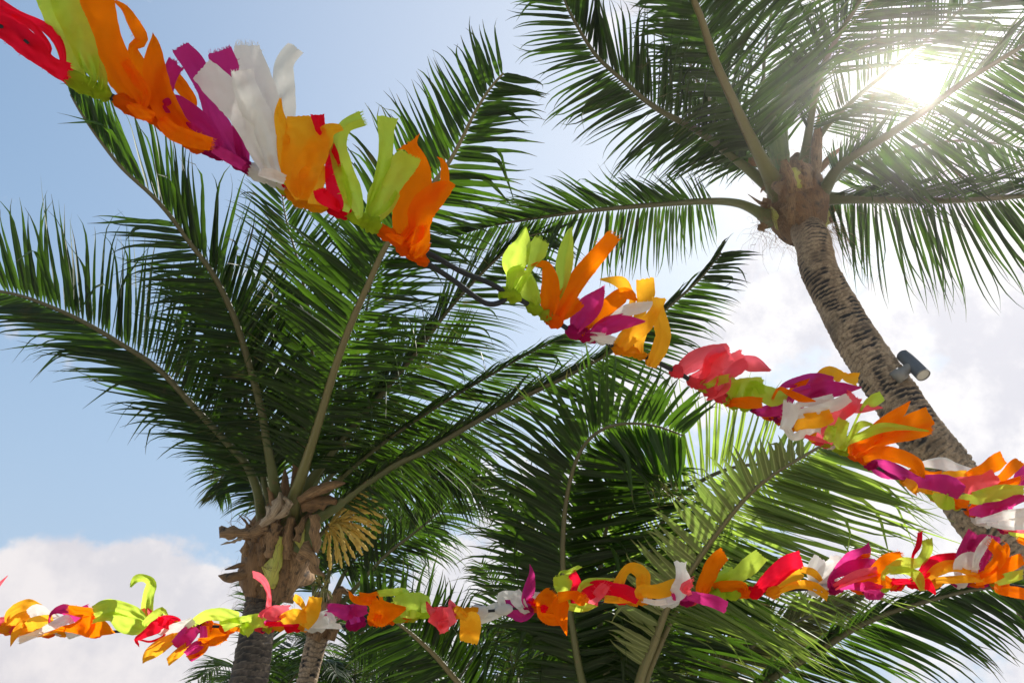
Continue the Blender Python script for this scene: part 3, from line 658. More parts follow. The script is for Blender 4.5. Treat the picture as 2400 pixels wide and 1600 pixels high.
# back left, hanging
fr(PL, S0, [(640, 1240, D_ + .2), (600, 1150, D_ + .35), (560, 1105, D_ + .4), (525, 1110, D_ + .4), (505, 1160, D_ + .4)], 110, n=44, p0=.2, aL=(70, 40), aR=(50, 40), droop=.7)
fr(PL, S0, [(650, 1230, D_ + .3), (620, 1130, D_ + .4), (590, 1060, D_ + .4), (550, 1030, D_ + .45), (510, 1050, D_ + .45)], 120, n=50, p0=.2, aL=(70, 40), aR=(60, 40), droop=.6)
PL.finish()
AXL = (648, .26)
for k_, (rows, mt, nm, ax, lf, ar) in enumerate([
  ([(430, 1400, 100), (415, 1270, 150), (430, 1150, 130), (400, 1030, 60)], M_SHEATH_ORANGE, 'leaf_base', AXL, .03, .4),
  ([(700, 1400, 90), (760, 1260, 160), (800, 1120, 200), (740, 1040, 120)], M_SHEATH, 'leaf_base', AXL, .03, .35),
  ([(640, 1440, 150), (660, 1320, 160), (690, 1200, 170), (700, 1090, 110)], M_FIBRE, 'leaf_base', AXL, .02, .3),
  ([(565, 1340, 100), (595, 1210, 140), (630, 1070, 120), (650, 960, 70)], M_BOOT, 'leaf_base', AXL, .05, .4),
  ([(500, 1180, 90), (500, 1050, 110), (540, 920, 80)], M_FIBRE, 'leaf_base', AXL, .03, .4),
  ([(570, 1120, 60), (575, 990, 90), (620, 860, 70)], M_SHEATH, 'dry_sheath', AXL, .08, .4),
  ([(690, 1130, 70), (710, 960, 90), (740, 820, 60)], M_SHEATH, 'dry_sheath', AXL, .07, .4),
  ([(810, 1060, 60), (850, 930, 130), (930, 790, 120), (990, 700, 80)], M_BOOT, 'leaf_base', AXL, .12, .5),
  ([(770, 1000, 60), (820, 880, 90), (880, 780, 60)], M_SHEATH, 'dry_sheath', AXL, .14, .4),
  ([(560, 900, 110), (460, 930, 90), (380, 940, 70), (290, 940, 90), (200, 945, 80)], M_SHEATH, 'dry_sheath', None, .30, .5),
  ([(390, 960, 34), (300, 1000, 22), (210, 1022, 8)], M_SHEATH_PALE, 'dry_sheath', None, .28, .5),
  ([(420, 1230, 60), (330, 1255, 70), (260, 1265, 76), (192, 1248, 8)], M_FIBRE, 'spathe', None, .2, .6),
  ([(400, 1160, 40), (330, 1180, 36), (240, 1205, 8)], M_FIBRE, 'spathe', None, .2, .6),
  ([(500, 880, 40), (590, 800, 100), (640, 710, 80), (645, 635, 20)], M_SHEATH_PALE, 'dry_sheath', None, .36, .7),
  ([(600, 830, 30), (690, 770, 60), (715, 710, 40), (670, 676, 20)], M_SHEATH_PALE, 'dry_sheath', None, .40, .7),
  ([(690, 700, 70), (685, 560, 60), (682, 455, 6)], M_FIBRE, 'spathe', None, .1, .6),
  ([(740, 640, 50), (790, 350, 76), (820, 130, 40)], M_FIBRE, 'spathe', None, .05, .6),
  ([(780, 700, 50), (890, 640, 80), (1030, 585, 70), (1128, 568, 14)], M_SHEATH, 'spathe', None, .36, .6),
  ([(800, 740, 60), (920, 715, 100), (1065, 690, 40)], M_FIBRE, 'dry_sheath', None, .33, .6),
  ([(890, 800, 60), (915, 940, 70), (905, 1080, 50)], M_SHEATH, 'dry_sheath', None, .42, .5),
  ([(790, 1060, 130), (880, 1110, 110), (905, 1200, 60), (975, 1250, 20)], M_SHEATH, 'dry_sheath', None, .42, .5),
  ([(395, 990, 50), (410, 880, 34), (342, 800, 5)], M_FIBRE, 'dry_sheath', None, .28, .5),
  ([(450, 1000, 50), (465, 900, 26), (398, 815, 5)], M_FIBRE, 'dry_sheath', None, .29, .5),
  ([(385, 1110, 50), (392, 1030, 40), (398, 985, 8)], M_SHEATH, 'dry_sheath', None, .3, .5),
  ([(620, 1150, 30), (640, 960, 60), (610, 760, 60), (560, 600, 30)], M_FIBRE, 'dry_sheath', AXL, .0, .5),
]):
    shell(nm, S4, rows, dl, mt, PL.root, arch=ar, seed=40 + k_, axis=ax, lift=lf, ragged=.9 if 'dry' in nm or 'base' in nm else 0.15)
strands('hanging_fibre', PL.root, M_FIBRE, [P(585, 1395, dl - .15), P(620, 1410, dl - .2), P(655, 1395, dl - .15), P(575, 1350, dl - .1), P(690, 1330, dl - .1)], 190, 5, .05, .16)
strands('hanging_fibre', PL.root, M_SHEATH, [P(640, 1300, dl - .3), P(600, 1250, dl - .28), P(690, 1290, dl - .28), P(670, 1220, dl - .3), P(650, 1360, dl - .22)], 200, 26, .07, .14, r=.0022, g=.3)
strands('hanging_fibre', PL.root, M_SHEATH, [P(640, 1250, dl - .3), P(680, 1200, dl - .3), P(610, 1180, dl - .2), P(720, 1180, dl - .2)], 160, 6, .09, .2)
def inflorescence(parent, hub, tips, mat, d, r=.012, seed=0, stem=None):
    rg = np.random.default_rng(seed)
    V, F = tube(crom([P(x, y, dd) for x, y, dd in stem], 14), np.linspace(.028, .015, 14), 8)
    st = mk('flower_stalk', V, F, M_RACHIS_TAN, parent, col=np.tile([.5, .6, .5, 1], (len(V), 1)))
    for (x, y) in tips:
        h = P(hub[0] + rg.normal(0, 5), hub[1] + rg.normal(0, 5), d)
        e = P(x, y, d - rg.uniform(.05, .25)); mid = (h + e) / 2 + np.array([0, 0, 1]) * np.linalg.norm(e - h) * .16
        c = crom([h, mid, e], 26); s = np.linspace(0, 1, 26)
        rr = r * (.45 + .6 * s) * (1 - .55 * np.clip((s - .85) / .15, 0, 1)) * rg.normal(1, .18, 26).clip(.6, 1.4)
        V, F = tube(c, rr, 6); V = V + rg.normal(0, r * .13, V.shape)
        mk('flower_strand', V, F, mat, st, col=np.tile([rg.random(), .5, .5, 1], (len(V), 1)))
inflorescence(PL.root, (772, 1232), [(905, 1213), (900, 1190), (890, 1172), (875, 1158), (860, 1150), (897, 1232), (893, 1248), (882, 1262), (875, 1280), (862, 1290), (850, 1300), (845, 1283), (832, 1308), (818, 1325), (802, 1332), (790, 1318), (774, 1335), (768, 1312), (758, 1295), (812, 1290), (830, 1270), (845, 1246), (862, 1222), (868, 1200), (850, 1182), (838, 1165), (826, 1240), (806, 1262), (790, 1285), (880, 1225), (855, 1265)], M_FLOWER, dl - .05, .0155, 3, [(720, 1290, dl - .1), (742, 1262, dl - .08), (772, 1232, dl - .05)])

# ================================================================== slim palm behind the left one
YS = 7.6
ts = [(690, 1700, .10), (718, 1600, .10), (732, 1540, .105), (745, 1490, .115), (752, 1465, .12)]
tws = [np.r_[PY(x, y, YS), r] for x, y, r in ts]
tps = [np.r_[tws[0][0] - .15, YS, 0, .17], np.r_[tws[0][0] - .08, YS, .6, .125]] + tws
PS = Palm('palm_tree', tps[0][:3] * [1, 1, 0], 'slim palm just right of the large left palm, thin trunk behind the lower garland')
trunk('trunk', tps, PS.root, M_TRUNK, seed=24, ring=.05, k=40)
ds = dep(tws[-1][:3])
bulb('crown_fibre', [np.r_[P(747, 1490, ds), .12], np.r_[P(750, 1470, ds), .19], np.r_[P(755, 1440, ds), .19], np.r_[P(758, 1405, ds), .13], np.r_[P(762, 1380, ds), .02]], PS.root, M_FIBRE, seed=23)
fr(PS, S0, [(760, 1450, ds - .05), (801, 1412, ds - .1), (865, 1342, ds - .25), (912, 1294, ds - .35), (992, 1231, ds - .5), (1060, 1170, ds - .6), (1120, 1115, ds - .6)], 150, n=84, p0=.2, aL=(52, 36), aR=(60, 36), droopL=.1, droopR=.35)
fr(PS, S0, [(757, 1450, ds - .1), (760, 1400, ds - .15), (772, 1340, ds - .2), (790, 1280, ds - .2), (840, 1200, ds - .2), (920, 1130, ds - .2)], 140, n=60, p0=.3, aL=(52, 36), aR=(60, 36), droop=.3)
fr(PS, S0, [(760, 1450, ds - .1), (785, 1390, ds - .15), (815, 1330, ds - .1), (870, 1270, ds), (950, 1240, ds), (1020, 1240, ds)], 130, n=56, p0=.3, aL=(52, 36), aR=(60, 36), droop=.4)
fr(PS, S0, [(770, 1450, ds - .1), (820, 1425, ds - .1), (880, 1430, ds - .2), (940, 1470, ds - .3), (980, 1530, ds - .4), (1000, 1600, ds - .4)], 130, n=56, p0=.2, aL=(60, 36), aR=(60, 36), droop=.5)
fr(PS, S0, [(750, 1450, ds + .1), (735, 1380, ds + .1), (745, 1300, ds + .2), (790, 1250, ds + .2)], 110, n=46, p0=.3, aL=(62, 36), aR=(60, 36), droop=.3)
fr(PS, S0, [(765, 1460, ds + .1), (820, 1470, ds + .1), (880, 1500, ds + .1), (930, 1560, ds), (950, 1640, ds)], 120, n=46, p0=.15, aL=(62, 36), aR=(60, 36), droop=.5)
PS.finish()
inflorescence(PS.root, (755, 1375), [(725, 1345), (735, 1335), (748, 1345), (762, 1350), (773, 1365), (730, 1370), (742, 1395), (765, 1400), (776, 1390), (720, 1360), (752, 1400), (780, 1405), (733, 1400)], M_FLOWER_GREEN, ds - .25, .013, 9, [(757, 1440, ds - .1), (755, 1410, ds - .2), (755, 1375, ds - .25)])
for k_, (rows, lf) in enumerate([([(770, 1450, 24), (795, 1385, 22), (822, 1395, 5)], .2), ([(740, 1500, 20), (755, 1460, 26), (762, 1410, 14)], .2), ([(775, 1500, 18), (785, 1460, 24), (780, 1420, 10)], .18), ([(728, 1490, 14), (722, 1460, 20), (735, 1425, 8)], .18)]):
    shell('leaf_base', S0, rows, ds, M_SHEATH, PS.root, arch=.4, seed=80 + k_, lift=lf, ragged=.3)
strands('hanging_fibre', PS.root, M_FIBRE, [P(735, 1485, ds - .15), P(760, 1490, ds - .18), P(775, 1465, ds - .1)], 90, 8, .05, .15)

# ================================================================== middle palm, crown just below the frame
YM = 4.6
PMx = PY(1440, 1800, YM)
PM = Palm('palm_tree', (PMx[0] + .1, PMx[1] + .1, 0), 'low palm at bottom centre right with broad fronds filling the space below the garland', nleaf=298)
dm = dep(PMx)
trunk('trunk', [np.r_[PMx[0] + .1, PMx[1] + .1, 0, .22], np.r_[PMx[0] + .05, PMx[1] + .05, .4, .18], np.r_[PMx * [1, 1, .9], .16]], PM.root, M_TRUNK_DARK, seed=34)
bulb('crown_fibre', [np.r_[PMx - [0, 0, .5], .16], np.r_[PMx - [0, 0, .2], .24], np.r_[PMx, .25], np.r_[PMx + [0, 0, .25], .12], np.r_[PMx + [0, 0, .4], .01]], PM.root, M_FIBRE, seed=33)
# dark dense ones behind
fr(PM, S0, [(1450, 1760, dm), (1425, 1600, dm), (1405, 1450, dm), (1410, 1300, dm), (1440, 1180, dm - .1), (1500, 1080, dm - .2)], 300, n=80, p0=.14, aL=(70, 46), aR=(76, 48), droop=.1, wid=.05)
fr(PM, S0, [(1460, 1760, dm + .2), (1490, 1560, dm + .2), (1510, 1380, dm + .2), (1545, 1240, dm + .2), (1610, 1150, dm + .1), (1720, 1095, dm), (1850, 1090, dm), (1940, 1120, dm)], 290, n=96, p0=.14, aL=(46, 66), aR=(60, 60), kL=1.0, kR=.8, droopL=-.25, droopR=.3, wid=.027, mat=M_LEAF_SUNLIT)
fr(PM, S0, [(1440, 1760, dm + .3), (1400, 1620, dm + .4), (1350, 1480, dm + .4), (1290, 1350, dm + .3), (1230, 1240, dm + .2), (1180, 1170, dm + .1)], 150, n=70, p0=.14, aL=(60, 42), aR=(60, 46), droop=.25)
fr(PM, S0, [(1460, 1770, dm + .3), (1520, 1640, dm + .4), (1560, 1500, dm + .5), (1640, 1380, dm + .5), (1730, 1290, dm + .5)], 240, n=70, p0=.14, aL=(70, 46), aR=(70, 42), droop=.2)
# tall centre one, curling over to the right at the top
fr(PM, S0, [(1415, 1780, dm - .1), (1365, 1600, dm - .2), (1340, 1462, dm - .3), (1322, 1360, dm - .4), (1319, 1284, dm - .45), (1324, 1197, dm - .5), (1335, 1131, dm - .55), (1352, 1075, dm - .6), (1380, 1030, dm - .65), (1425, 1000, dm - .7), (1483, 992, dm - .72), (1545, 1000, dm - .74), (1600, 1020, dm - .74)], 270, n=112, p0=.14, aL=(62, 64), aR=(74, 66), kL=.95, kR=1.05, droopL=.12, droopR=.05, r0=.024, wid=.050, clump=5, tipb=.5)
# far small frond with brown tips, right
fr(PM, S0, [(1500, 1760, dm + .3), (1600, 1640, dm + .3), (1700, 1555, dm + .3), (1820, 1480, dm + .3), (1930, 1430, dm + .3), (2010, 1408, dm + .3)], 125, n=76, p0=.2, aL=(40, 26), aR=(60, 30), droop=.25, mat=M_LEAF_DRY)
# bright one, sunlight put into its leaf colours; pale broad leaflets on its left
fr(PM, S0, [(1470, 1760, dm - .2), (1498, 1600, dm - .4), (1534, 1503, dm - .5), (1569, 1411, dm - .6), (1620, 1335, dm - .7), (1677, 1253, dm - .8), (1748, 1166, dm - .9), (1814, 1110, dm - .95), (1891, 1064, dm - .95), (1935, 1040, dm - .95), (1985, 1022, dm - .9)], 400, n=100, p0=.40, aL=(80, 60), aR=(78, 44), kL=.0, kR=1.0, droopR=.0, tR=12, r0=.026, wid=.034, mat=M_LEAF_SUNLIT, rmat=M_RACHIS_TAN, clump=2)
fr(PM, S0, [(1470, 1762, dm - .21), (1498, 1601, dm - .41), (1534, 1504, dm - .51), (1569, 1412, dm - .61), (1620, 1336, dm - .71), (1677, 1254, dm - .81), (1748, 1167, dm - .91), (1814, 1111, dm - .96), (1885, 1068, dm - .96)], 150, n=44, p0=.3, aL=(84, 62), aR=(66, 60), kL=1.0, kR=0, droopL=-.12, r0=.018, wid=.062, mat=M_LEAF_SUNLIT_PALE, rmat=M_RACHIS_TAN, clump=4, tL=10, flat=0)
fr(PM, S0, [(1480, 1765, dm - .15), (1510, 1610, dm - .34), (1548, 1510, dm - .44), (1590, 1425, dm - .5), (1650, 1345, dm - .6), (1720, 1280, dm - .65)], 330, n=62, p0=.12, aL=(80, 50), aR=(86, 60), kL=.35, kR=1.0, droopR=.08, r0=.024, wid=.044, rmat=M_RACHIS_TAN, clump=4)  # added dark copy of its lower part; shade put into the leaf colour
# long arch towards lower right
fr(PM, S0, [(1560, 1760, dm - .1), (1690, 1670, dm - .3), (1813, 1584, dm - .5), (1914, 1527, dm - .6), (1995, 1475, dm - .7), (2076, 1438, dm - .75), (2177, 1406, dm - .8), (2278, 1382, dm - .8), (2360, 1376, dm - .8), (2460, 1395, dm - .8)], 230, n=92, p0=.18, aL=(24, 22), aR=(50, 42), kL=.5, kR=1.05, droopR=.3, tL=40, r0=.028, wid=.034)
# left, arching over to the upper left
fr(PM, S0, [(1300, 1800, dm), (1150, 1680, dm - .05), (1075, 1600, dm - .1), (1021, 1537, dm - .2), (973, 1492, dm - .3), (929, 1457, dm - .35), (890, 1430, dm - .4), (850, 1410, dm - .4)], 215, n=70, p0=.2, aL=(64, 44), aR=(74, 52), kL=.95, kR=1.0, droop=.15, r0=.026, wid=.042, rmat=M_RACHIS_TAN)
PM.finish()

# ================================================================== palms further back, along the lower edge
def back_palm(px, py, Y, label, nf, L, seed, tr=.11, clump=None):
    c = PY(px, py, Y); rg = np.random.default_rng(seed)
    Pm = Palm('palm_tree', (c[0], c[1], 0), label, 'palms further back along the lower edge', nleaf=0)
    V, F = tube(crom([(c[0] - .1, c[1], 0), (c[0] - .05, c[1], c[2] * .5), tuple(c)], 14), np.linspace(tr * 1.4, tr, 14), 14)
    mk('trunk', V, F, M_TRUNK_DARK, Pm.root, col=np.tile([0, 0, 0, 1], (len(V), 1)))
    for q in range(nf):
        az = q / nf * 2 * math.pi * 2.618 + rg.uniform(-.2, .2); el = rg.uniform(.15, 1.35)
        h = np.array([math.cos(az), math.sin(az), 0]); pts = [c]; d = h * math.cos(el) + np.array([0, 0, math.sin(el)])
        for s_ in range(6):
            pts.append(pts[-1] + d * L / 6); d = nrm(d + np.array([0, 0, -.20 - .05 * s_]))
        frond(Pm, np.array(pts), L=L * .30, n=46, p0=.16, aL=(70, 35), aR=(70, 35), droop=.35, up=True, seed=seed * 50 + q, K=6, wid=.042, r0=.02)
    Pm.finish(); return Pm
back_palm(618, 1700, 9.5, 'small distant palm whose fan shows behind the trunk of the large left palm', 15, 1.9, 3)
back_palm(820, 1720, 9.8, 'distant palm low between the slim trunk and the bottom fronds', 15, 1.9, 4)
back_palm(1215, 1690, 9.0, 'distant palm peeking up at the bottom centre under the amber rags', 15, 1.9, 5)
back_palm(1000, 1780, 8.6, 'distant palm mostly below the frame between two others at bottom left of centre', 14, 2.0, 6)

# ================================================================== spotlight strapped to the right trunk
a = P(2116, 831, 4.75); b = P(2164, 879, 4.55)
LT = thing('spotlight', (a + b) / 2, 'small dark blue-grey cylinder spotlight fixed to the right side of the leaning trunk', 'spotlight')
ax = nrm(b - a); Lc = np.linalg.norm(b - a); rL = .046
def lathe(name, o, axis, prof, mat, parent, k=32):
    A = nrm(np.cross(axis, [0.3, .1, .9])); B = np.cross(axis, A); th = np.arange(k) / k * 2 * math.pi; V = []
    for (z, r) in prof:
        for t_ in th: V.append(o + axis * z + r * (math.cos(t_) * A + math.sin(t_) * B))
    n = len(prof); i = np.arange(n - 1)[:, None] * k; j = np.arange(k)[None]; j2 = (j + 1) % k
    F = np.stack([i + j, i + j2, i + k + j2, i + k + j], -1).reshape(-1, 4)
    return mk(name, np.array(V), F, mat, parent)
lathe('lamp_body', a, ax, [(0, .001), (0, rL * .93), (.006, rL), (Lc * .5, rL), (Lc * .98, rL), (Lc * .985, rL * .985), (Lc * .9, rL * .84)], M_LAMP, LT)
lathe('rim', a, ax, [(Lc * .975, rL * .90), (Lc * .975, rL * 1.01), (Lc * 1.01, rL * 1.01), (Lc * 1.01, rL * .90), (Lc * .975, rL * .90)], M_STEEL, LT)
lathe('lens', a, ax, [(Lc * .985, rL * .89), (Lc * .99, rL * .5), (Lc * .992, .0005)], M_LENS, LT)
m0 = P(2130, 862, 4.64); tr_ = PY(2092, 890, YR - 0.02)
ma = nrm(P(2090, 892, 4.64) - m0)
lathe('bracket', m0, ma, [(-.02, .001), (-.02, .026), (.0, .034), (.05, .034), (.052, .046), (.12, .046), (.122, .001)], M_STEEL, LT)
cab = [P(x + 9, y, d) for x, y, d in ((2110, 884, 4.66), (2132, 898, 4.72), (2150, 925, 4.70), (2192, 985, 4.58), (2240, 1045, 4.47), (2290, 1108, 4.36), (2345, 1180, 4.2), (2420, 1262, 4.05))]
cc = crom(cab, 70); cc = cc + .006 * np.stack([vn(np.arange(70) * .6, np.zeros(70), 3) - .5] * 3, 1)
V, F = tube(cc, .007, 6); o = mk('cable', V, F, M_CABLE, None)
o['label'] = 'thin black cable running down the shaded edge of the leaning trunk from the spotlight'; o['category'] = 'cable'
# ================================================================== rag garlands
def rope_curve(pts):
    p = np.array(pts, float); return crom(np.c_[p[:, 0], p[:, 1], p[:, 0] * 0, p[:, 2]], 400)[:, [0, 1, 3]]
UP = [(-400, -90, 1.12), (-200, -10, 1.16), (-60, 40, 1.2), (40, 88, 1.22), (114, 148, 1.25), (165, 180, 1.27), (300, 246, 1.32), (358, 272, 1.34), (441, 331, 1.37), (510, 355, 1.40), (579, 393, 1.42),
      (654, 424, 1.45), (709, 470, 1.47), (789, 489, 1.50), (848, 515, 1.53), (903, 544, 1.56), (975, 599, 1.6), (1060, 655, 1.65), (1120, 700, 1.69), (1150, 713, 1.71), (1180, 705, 1.73), (1190, 689, 1.75), (1253, 722, 1.80), (1304, 753, 1.83),
      (1345, 778, 1.86), (1401, 793, 1.9), (1439, 811, 1.93), (1498, 829, 1.96), (1582, 870, 2.02), (1623, 893, 2.05), (1703, 936, 2.1), (1775, 962, 2.14), (1833, 984, 2.18), (1866, 1002, 2.2), (1935, 1036, 2.24),
      (1986, 1060, 2.27), (2023, 1076, 2.29), (2059, 1096, 2.31), (2128, 1129, 2.35), (2197, 1165, 2.39), (2273, 1198, 2.42), (2299, 1220, 2.44), (2361, 1240, 2.48), (2410, 1252, 2.5), (2560, 1310, 2.58), (2800, 1400, 2.7)]
LO = [(-500, 1490, 2.25), (-200, 1480, 2.2), (-60, 1474, 2.15), (0, 1472, 2.13), (238, 1480, 2.1), (340, 1472, 2.1), (452, 1466, 2.1), (558, 1469, 2.1), (629, 1466, 2.1), (714, 1466, 2.1), (799, 1468, 2.1),
      (846, 1457, 2.1), (941, 1445, 2.1), (999, 1434, 2.12), (1072, 1436, 2.14), (1180, 1428, 2.15), (1254, 1419, 2.15), (1324, 1413, 2.15), (1404, 1411, 2.15), (1496, 1403, 2.15), (1571, 1406, 2.15),
      (1700, 1394, 2.15), (1769, 1388, 2.15), (1935, 1378, 2.15), (2036, 1376, 2.15), (2096, 1370, 2.15), (2197, 1364, 2.15), (2290, 1362, 2.15), (2359, 1368, 2.15), (2407, 1376, 2.15), (2600, 1400, 2.15), (2850, 1440, 2.15)]
KA = (0, 0, 2.904); KB = (600, 200, 2.904); KC = (1100, 500, 3.92); KD = (1550, 780, 2.751); KE = (0, 1250, 2.94); KF = (750, 1250, 3.136); KG = (1450, 1200, 2.476)
UPS = {KA: """
W 1950,1170,40 1925,960,110 1940,760,150 1930,560,150 1935,430,130 2015,325,60
W 1940,1180,60 1900,1000,120 1840,760,170 1760,560,200 1690,380,190 1680,310,170
M 1660,1120,80 1640,900,110 1610,640,90 1540,480,185 1495,345,168
M 1640,1120,80 1560,980,150 1470,800,140 1400,600,130 1320,440,150 1225,320,100
O 1310,720,60 1250,610,90 1190,530,90
R 330,330,50 230,190,50 100,120,80 -40,60,80 -120,20,80
R 430,450,40 415,330,60 350,220,75 250,155,60 120,100,60 0,15,50 -90,-50,50
R 460,495,70 330,430,110 210,320,170 80,220,160 -60,150,140 -150,120,130
G 560,525,50 490,420,130 420,250,135 350,80,135 300,-60,150
G 640,525,60 600,400,150 540,240,180 460,60,190 430,-80,200
G 700,600,60 690,500,70 640,380,50
O 1030,700,70 960,480,110 905,330,70 965,270,90 905,150,80 850,60,50 783,8,22
O 950,700,120 860,560,200 760,380,225 700,200,225 660,0,240 650,-90,240
O 1000,640,60 930,540,80 850,420,40
O 1040,800,30 950,760,90 870,710,40
O 1330,940,120 1200,850,170 1090,640,180 1050,440,150 1050,320,90 1045,230,8
O 1440,980,50 1340,960,110 1180,900,110 1090,810,80
M 1490,1000,80 1390,860,135 1240,750,160 1120,680,140 1130,580,120 1170,480,115 1200,430,95
M 1660,1130,60 1560,1070,80 1450,1010,60
W 1900,1215,50 1850,1080,150 1780,850,190 1700,680,180 1660,560,160 1650,480,150
W 1850,1200,60 1780,1050,140 1660,800,180 1500,600,210 1370,470,165
W 1940,1225,50 1850,1190,80 1760,1170,50
R 2200,1000,50 2180,880,70 2160,780,95
G 2200,950,30 2185,850,60 2160,820,20
Y 2010,1300,80 1960,1100,130 1930,900,110 1900,780,70 1908,668,14
Y 2060,1350,100 2010,1180,190 2040,1000,230 2050,880,215 2050,790,190
Y 2140,1390,90 2160,1230,110 2225,1140,30
R 2300,1400,90 2275,1250,120 2262,1060,90 2248,930,10
Y 2040,1330,130 2090,1160,190 2190,960,150 2245,885,95 2330,868,40
R 2320,1420,60 2200,1340,100 2170,1290,60
""", KB: """
G 625,790,60 590,650,80 560,560,30
G 760,860,40 860,580,90 885,420,100 885,310,110 895,215,150
G 700,870,60 660,740,130 590,560,135 560,400,115 610,280,95 725,225,30
G 800,925,60 900,840,60 965,730,40
G 770,905,50 840,780,180 920,640,190 1020,520,180 1050,475,150
O 1250,720,60 1285,600,60 1270,520,34 1240,488,8
O 1080,1150,80 1020,1000,165 1050,800,225 1115,650,165 1110,520,115 1060,420,90 1040,390,60
O 1100,990,130 1130,850,185 1230,740,160 1310,690,90 1355,682,12
O 1060,1165,60 1120,1080,110 1140,960,50
O 1000,1060,60 930,1030,44 880,1015,8
O 1120,1150,40 1160,1110,44 1185,1075,8
""", KC: """
G 850,700,60 870,500,155 890,330,135 920,180,60 938,128,14
G 560,500,60 610,370,180 665,245,130
G 400,600,120 420,430,240 490,280,155 520,130,16
G 640,800,40 590,650,60 540,550,50
G 380,640,60 400,560,120 490,515,60
G 600,870,60 525,730,220 470,620,200 500,520,50
G 640,850,40 600,880,60 590,905,10
Y 1500,800,60 1470,730,80 1400,640,120 1310,615,70 1200,605,14
Y 1580,880,110 1620,740,170 1612,600,165
W 1300,960,60 1450,890,110 1600,860,95 1730,815,24
O 790,960,100 900,890,140 1020,810,50
O 780,970,150 900,760,165 1050,540,170 1200,360,150 1330,200,70
O 720,940,110 740,780,180 742,600,150 700,480,90 620,470,44 525,498,8
O 1050,1090,30 1200,930,125 1350,790,155 1450,740,115 1540,802,20
M 960,1090,80 1030,950,205 1130,830,205 1238,680,30
M 1130,1060,20 1250,985,60 1400,945,20
W 1090,1110,40 1210,1140,90 1330,1170,60
Y 1570,1290,60 1560,1190,90 1600,1090,40
M 1060,1112,30 1250,1060,120 1420,1000,130 1615,992,16
Y 1380,1230,140 1480,1120,170 1620,1020,140 1720,870,95 1745,775,80
Y 1660,1405,80 1740,1260,145 1780,1120,145 1745,960,140 1725,870,60
""", KD: """
C 100,270,50 180,200,120 290,150,130 440,115,60
C 480,210,60 590,200,105 705,243,14
C 240,330,30 300,270,90 350,190,150 430,130,100
C 200,300,60 340,250,120 450,215,150 535,160,50
C 410,270,50 390,350,95 288,435,6
G 280,335,60 360,310,60 435,290,50
G 410,430,60 440,360,120 470,290,40
G 480,430,80 500,370,130 590,350,130 660,335,70
G 580,340,60 660,390,110 740,415,115 835,400,14
O 450,445,50 560,450,80 650,450,60
M 610,510,50 700,500,80 790,490,80
M 770,360,30 880,320,75 1000,305,95 1110,320,50
Y 1000,300,40 1070,250,70 1130,270,80 1170,290,20
Y 1140,295,20 1200,290,60 1270,300,90
O 820,410,40 880,350,60 955,298,10
M 900,465,30 980,420,70 1100,370,60
M 940,400,60 1050,370,110 1150,360,90 1290,352,8
M 850,400,50 900,375,60 960,355,44
O 995,440,8 900,420,50 820,385,40 750,365,20
W 880,470,40 1000,445,56 1110,415,50
W 860,530,60 1000,500,70 1130,460,80 1210,415,20
Y 850,595,80 930,570,100 1020,560,105 1100,530,40
W 790,630,60 828,540,100 840,450,110
C 1190,510,60 1300,485,60 1425,480,10
C 1040,630,60 1100,550,100 1190,470,140 1245,400,50
G 1300,475,20 1360,440,80 1425,405,30
W 800,600,50 850,670,50 930,640,60 1010,620,40 1080,700,20
C 925,665,8 1000,685,30 1070,705,20
G 1070,700,60 1090,640,70 1110,600,40
G 1140,720,80 1150,650,95 1175,560,80
G 1200,700,24 1280,595,50 1370,590,10
O 1230,790,60 1310,700,100 1440,590,100 1540,510,70 1606,438,6
O 1250,740,80 1450,650,70 1600,580,110 1735,530,125
G 1190,705,50 1300,660,55 1420,610,66 1560,610,34 1725,632,10
O 1260,780,60 1450,690,66 1620,650,80 1745,615,50
W 1640,860,20 1800,840,80 1900,870,64 2015,882,12
O 1620,900,60 1740,915,44 1815,910,30
M 1340,840,50 1420,870,115 1530,900,95 1660,932,14
O 1300,810,60 1400,770,85 1520,790,95 1650,850,80 1690,935,20
Y 1570,950,40 1620,990,70 1640,1045,8
Y 1640,990,40 1700,1010,50 1750,1022,20
Y 1820,930,60 1900,930,85 1975,918,60
O 1960,930,40 2080,880,80 2150,840,110 2205,800,80
M 2270,1030,60 2320,930,95 2345,850,60
O 2090,1000,40 2200,930,60 2270,860,80 2315,825,34
O 2100,1010,40 2220,980,60 2315,945,40
C 1880,965,50 1980,980,115 2080,970,120 2155,915,50
M 1590,965,50 1720,960,95 1850,980,125 1935,1030,90
G 1750,1040,30 1820,1085,105 1890,1090,70
O 1890,1080,40 1940,1100,56 1985,1102,14
G 1920,1070,40 2050,1060,95 2180,1030,105 2335,1025,40
M 1985,1155,40 2080,1140,85 2200,1110,66 2340,1050,50
M 2050,1185,20 2130,1150,40 2230,1105,14
W 2030,1210,40 2180,1180,66 2350,1155,60
W 2100,1230,20 2220,1235,66 2355,1225,90
C 2200,1265,16 2280,1270,34 2360,1278,34
G 2260,1290,30 2360,1315,44
O 2300,1330,30 2370,1350,50
"""}
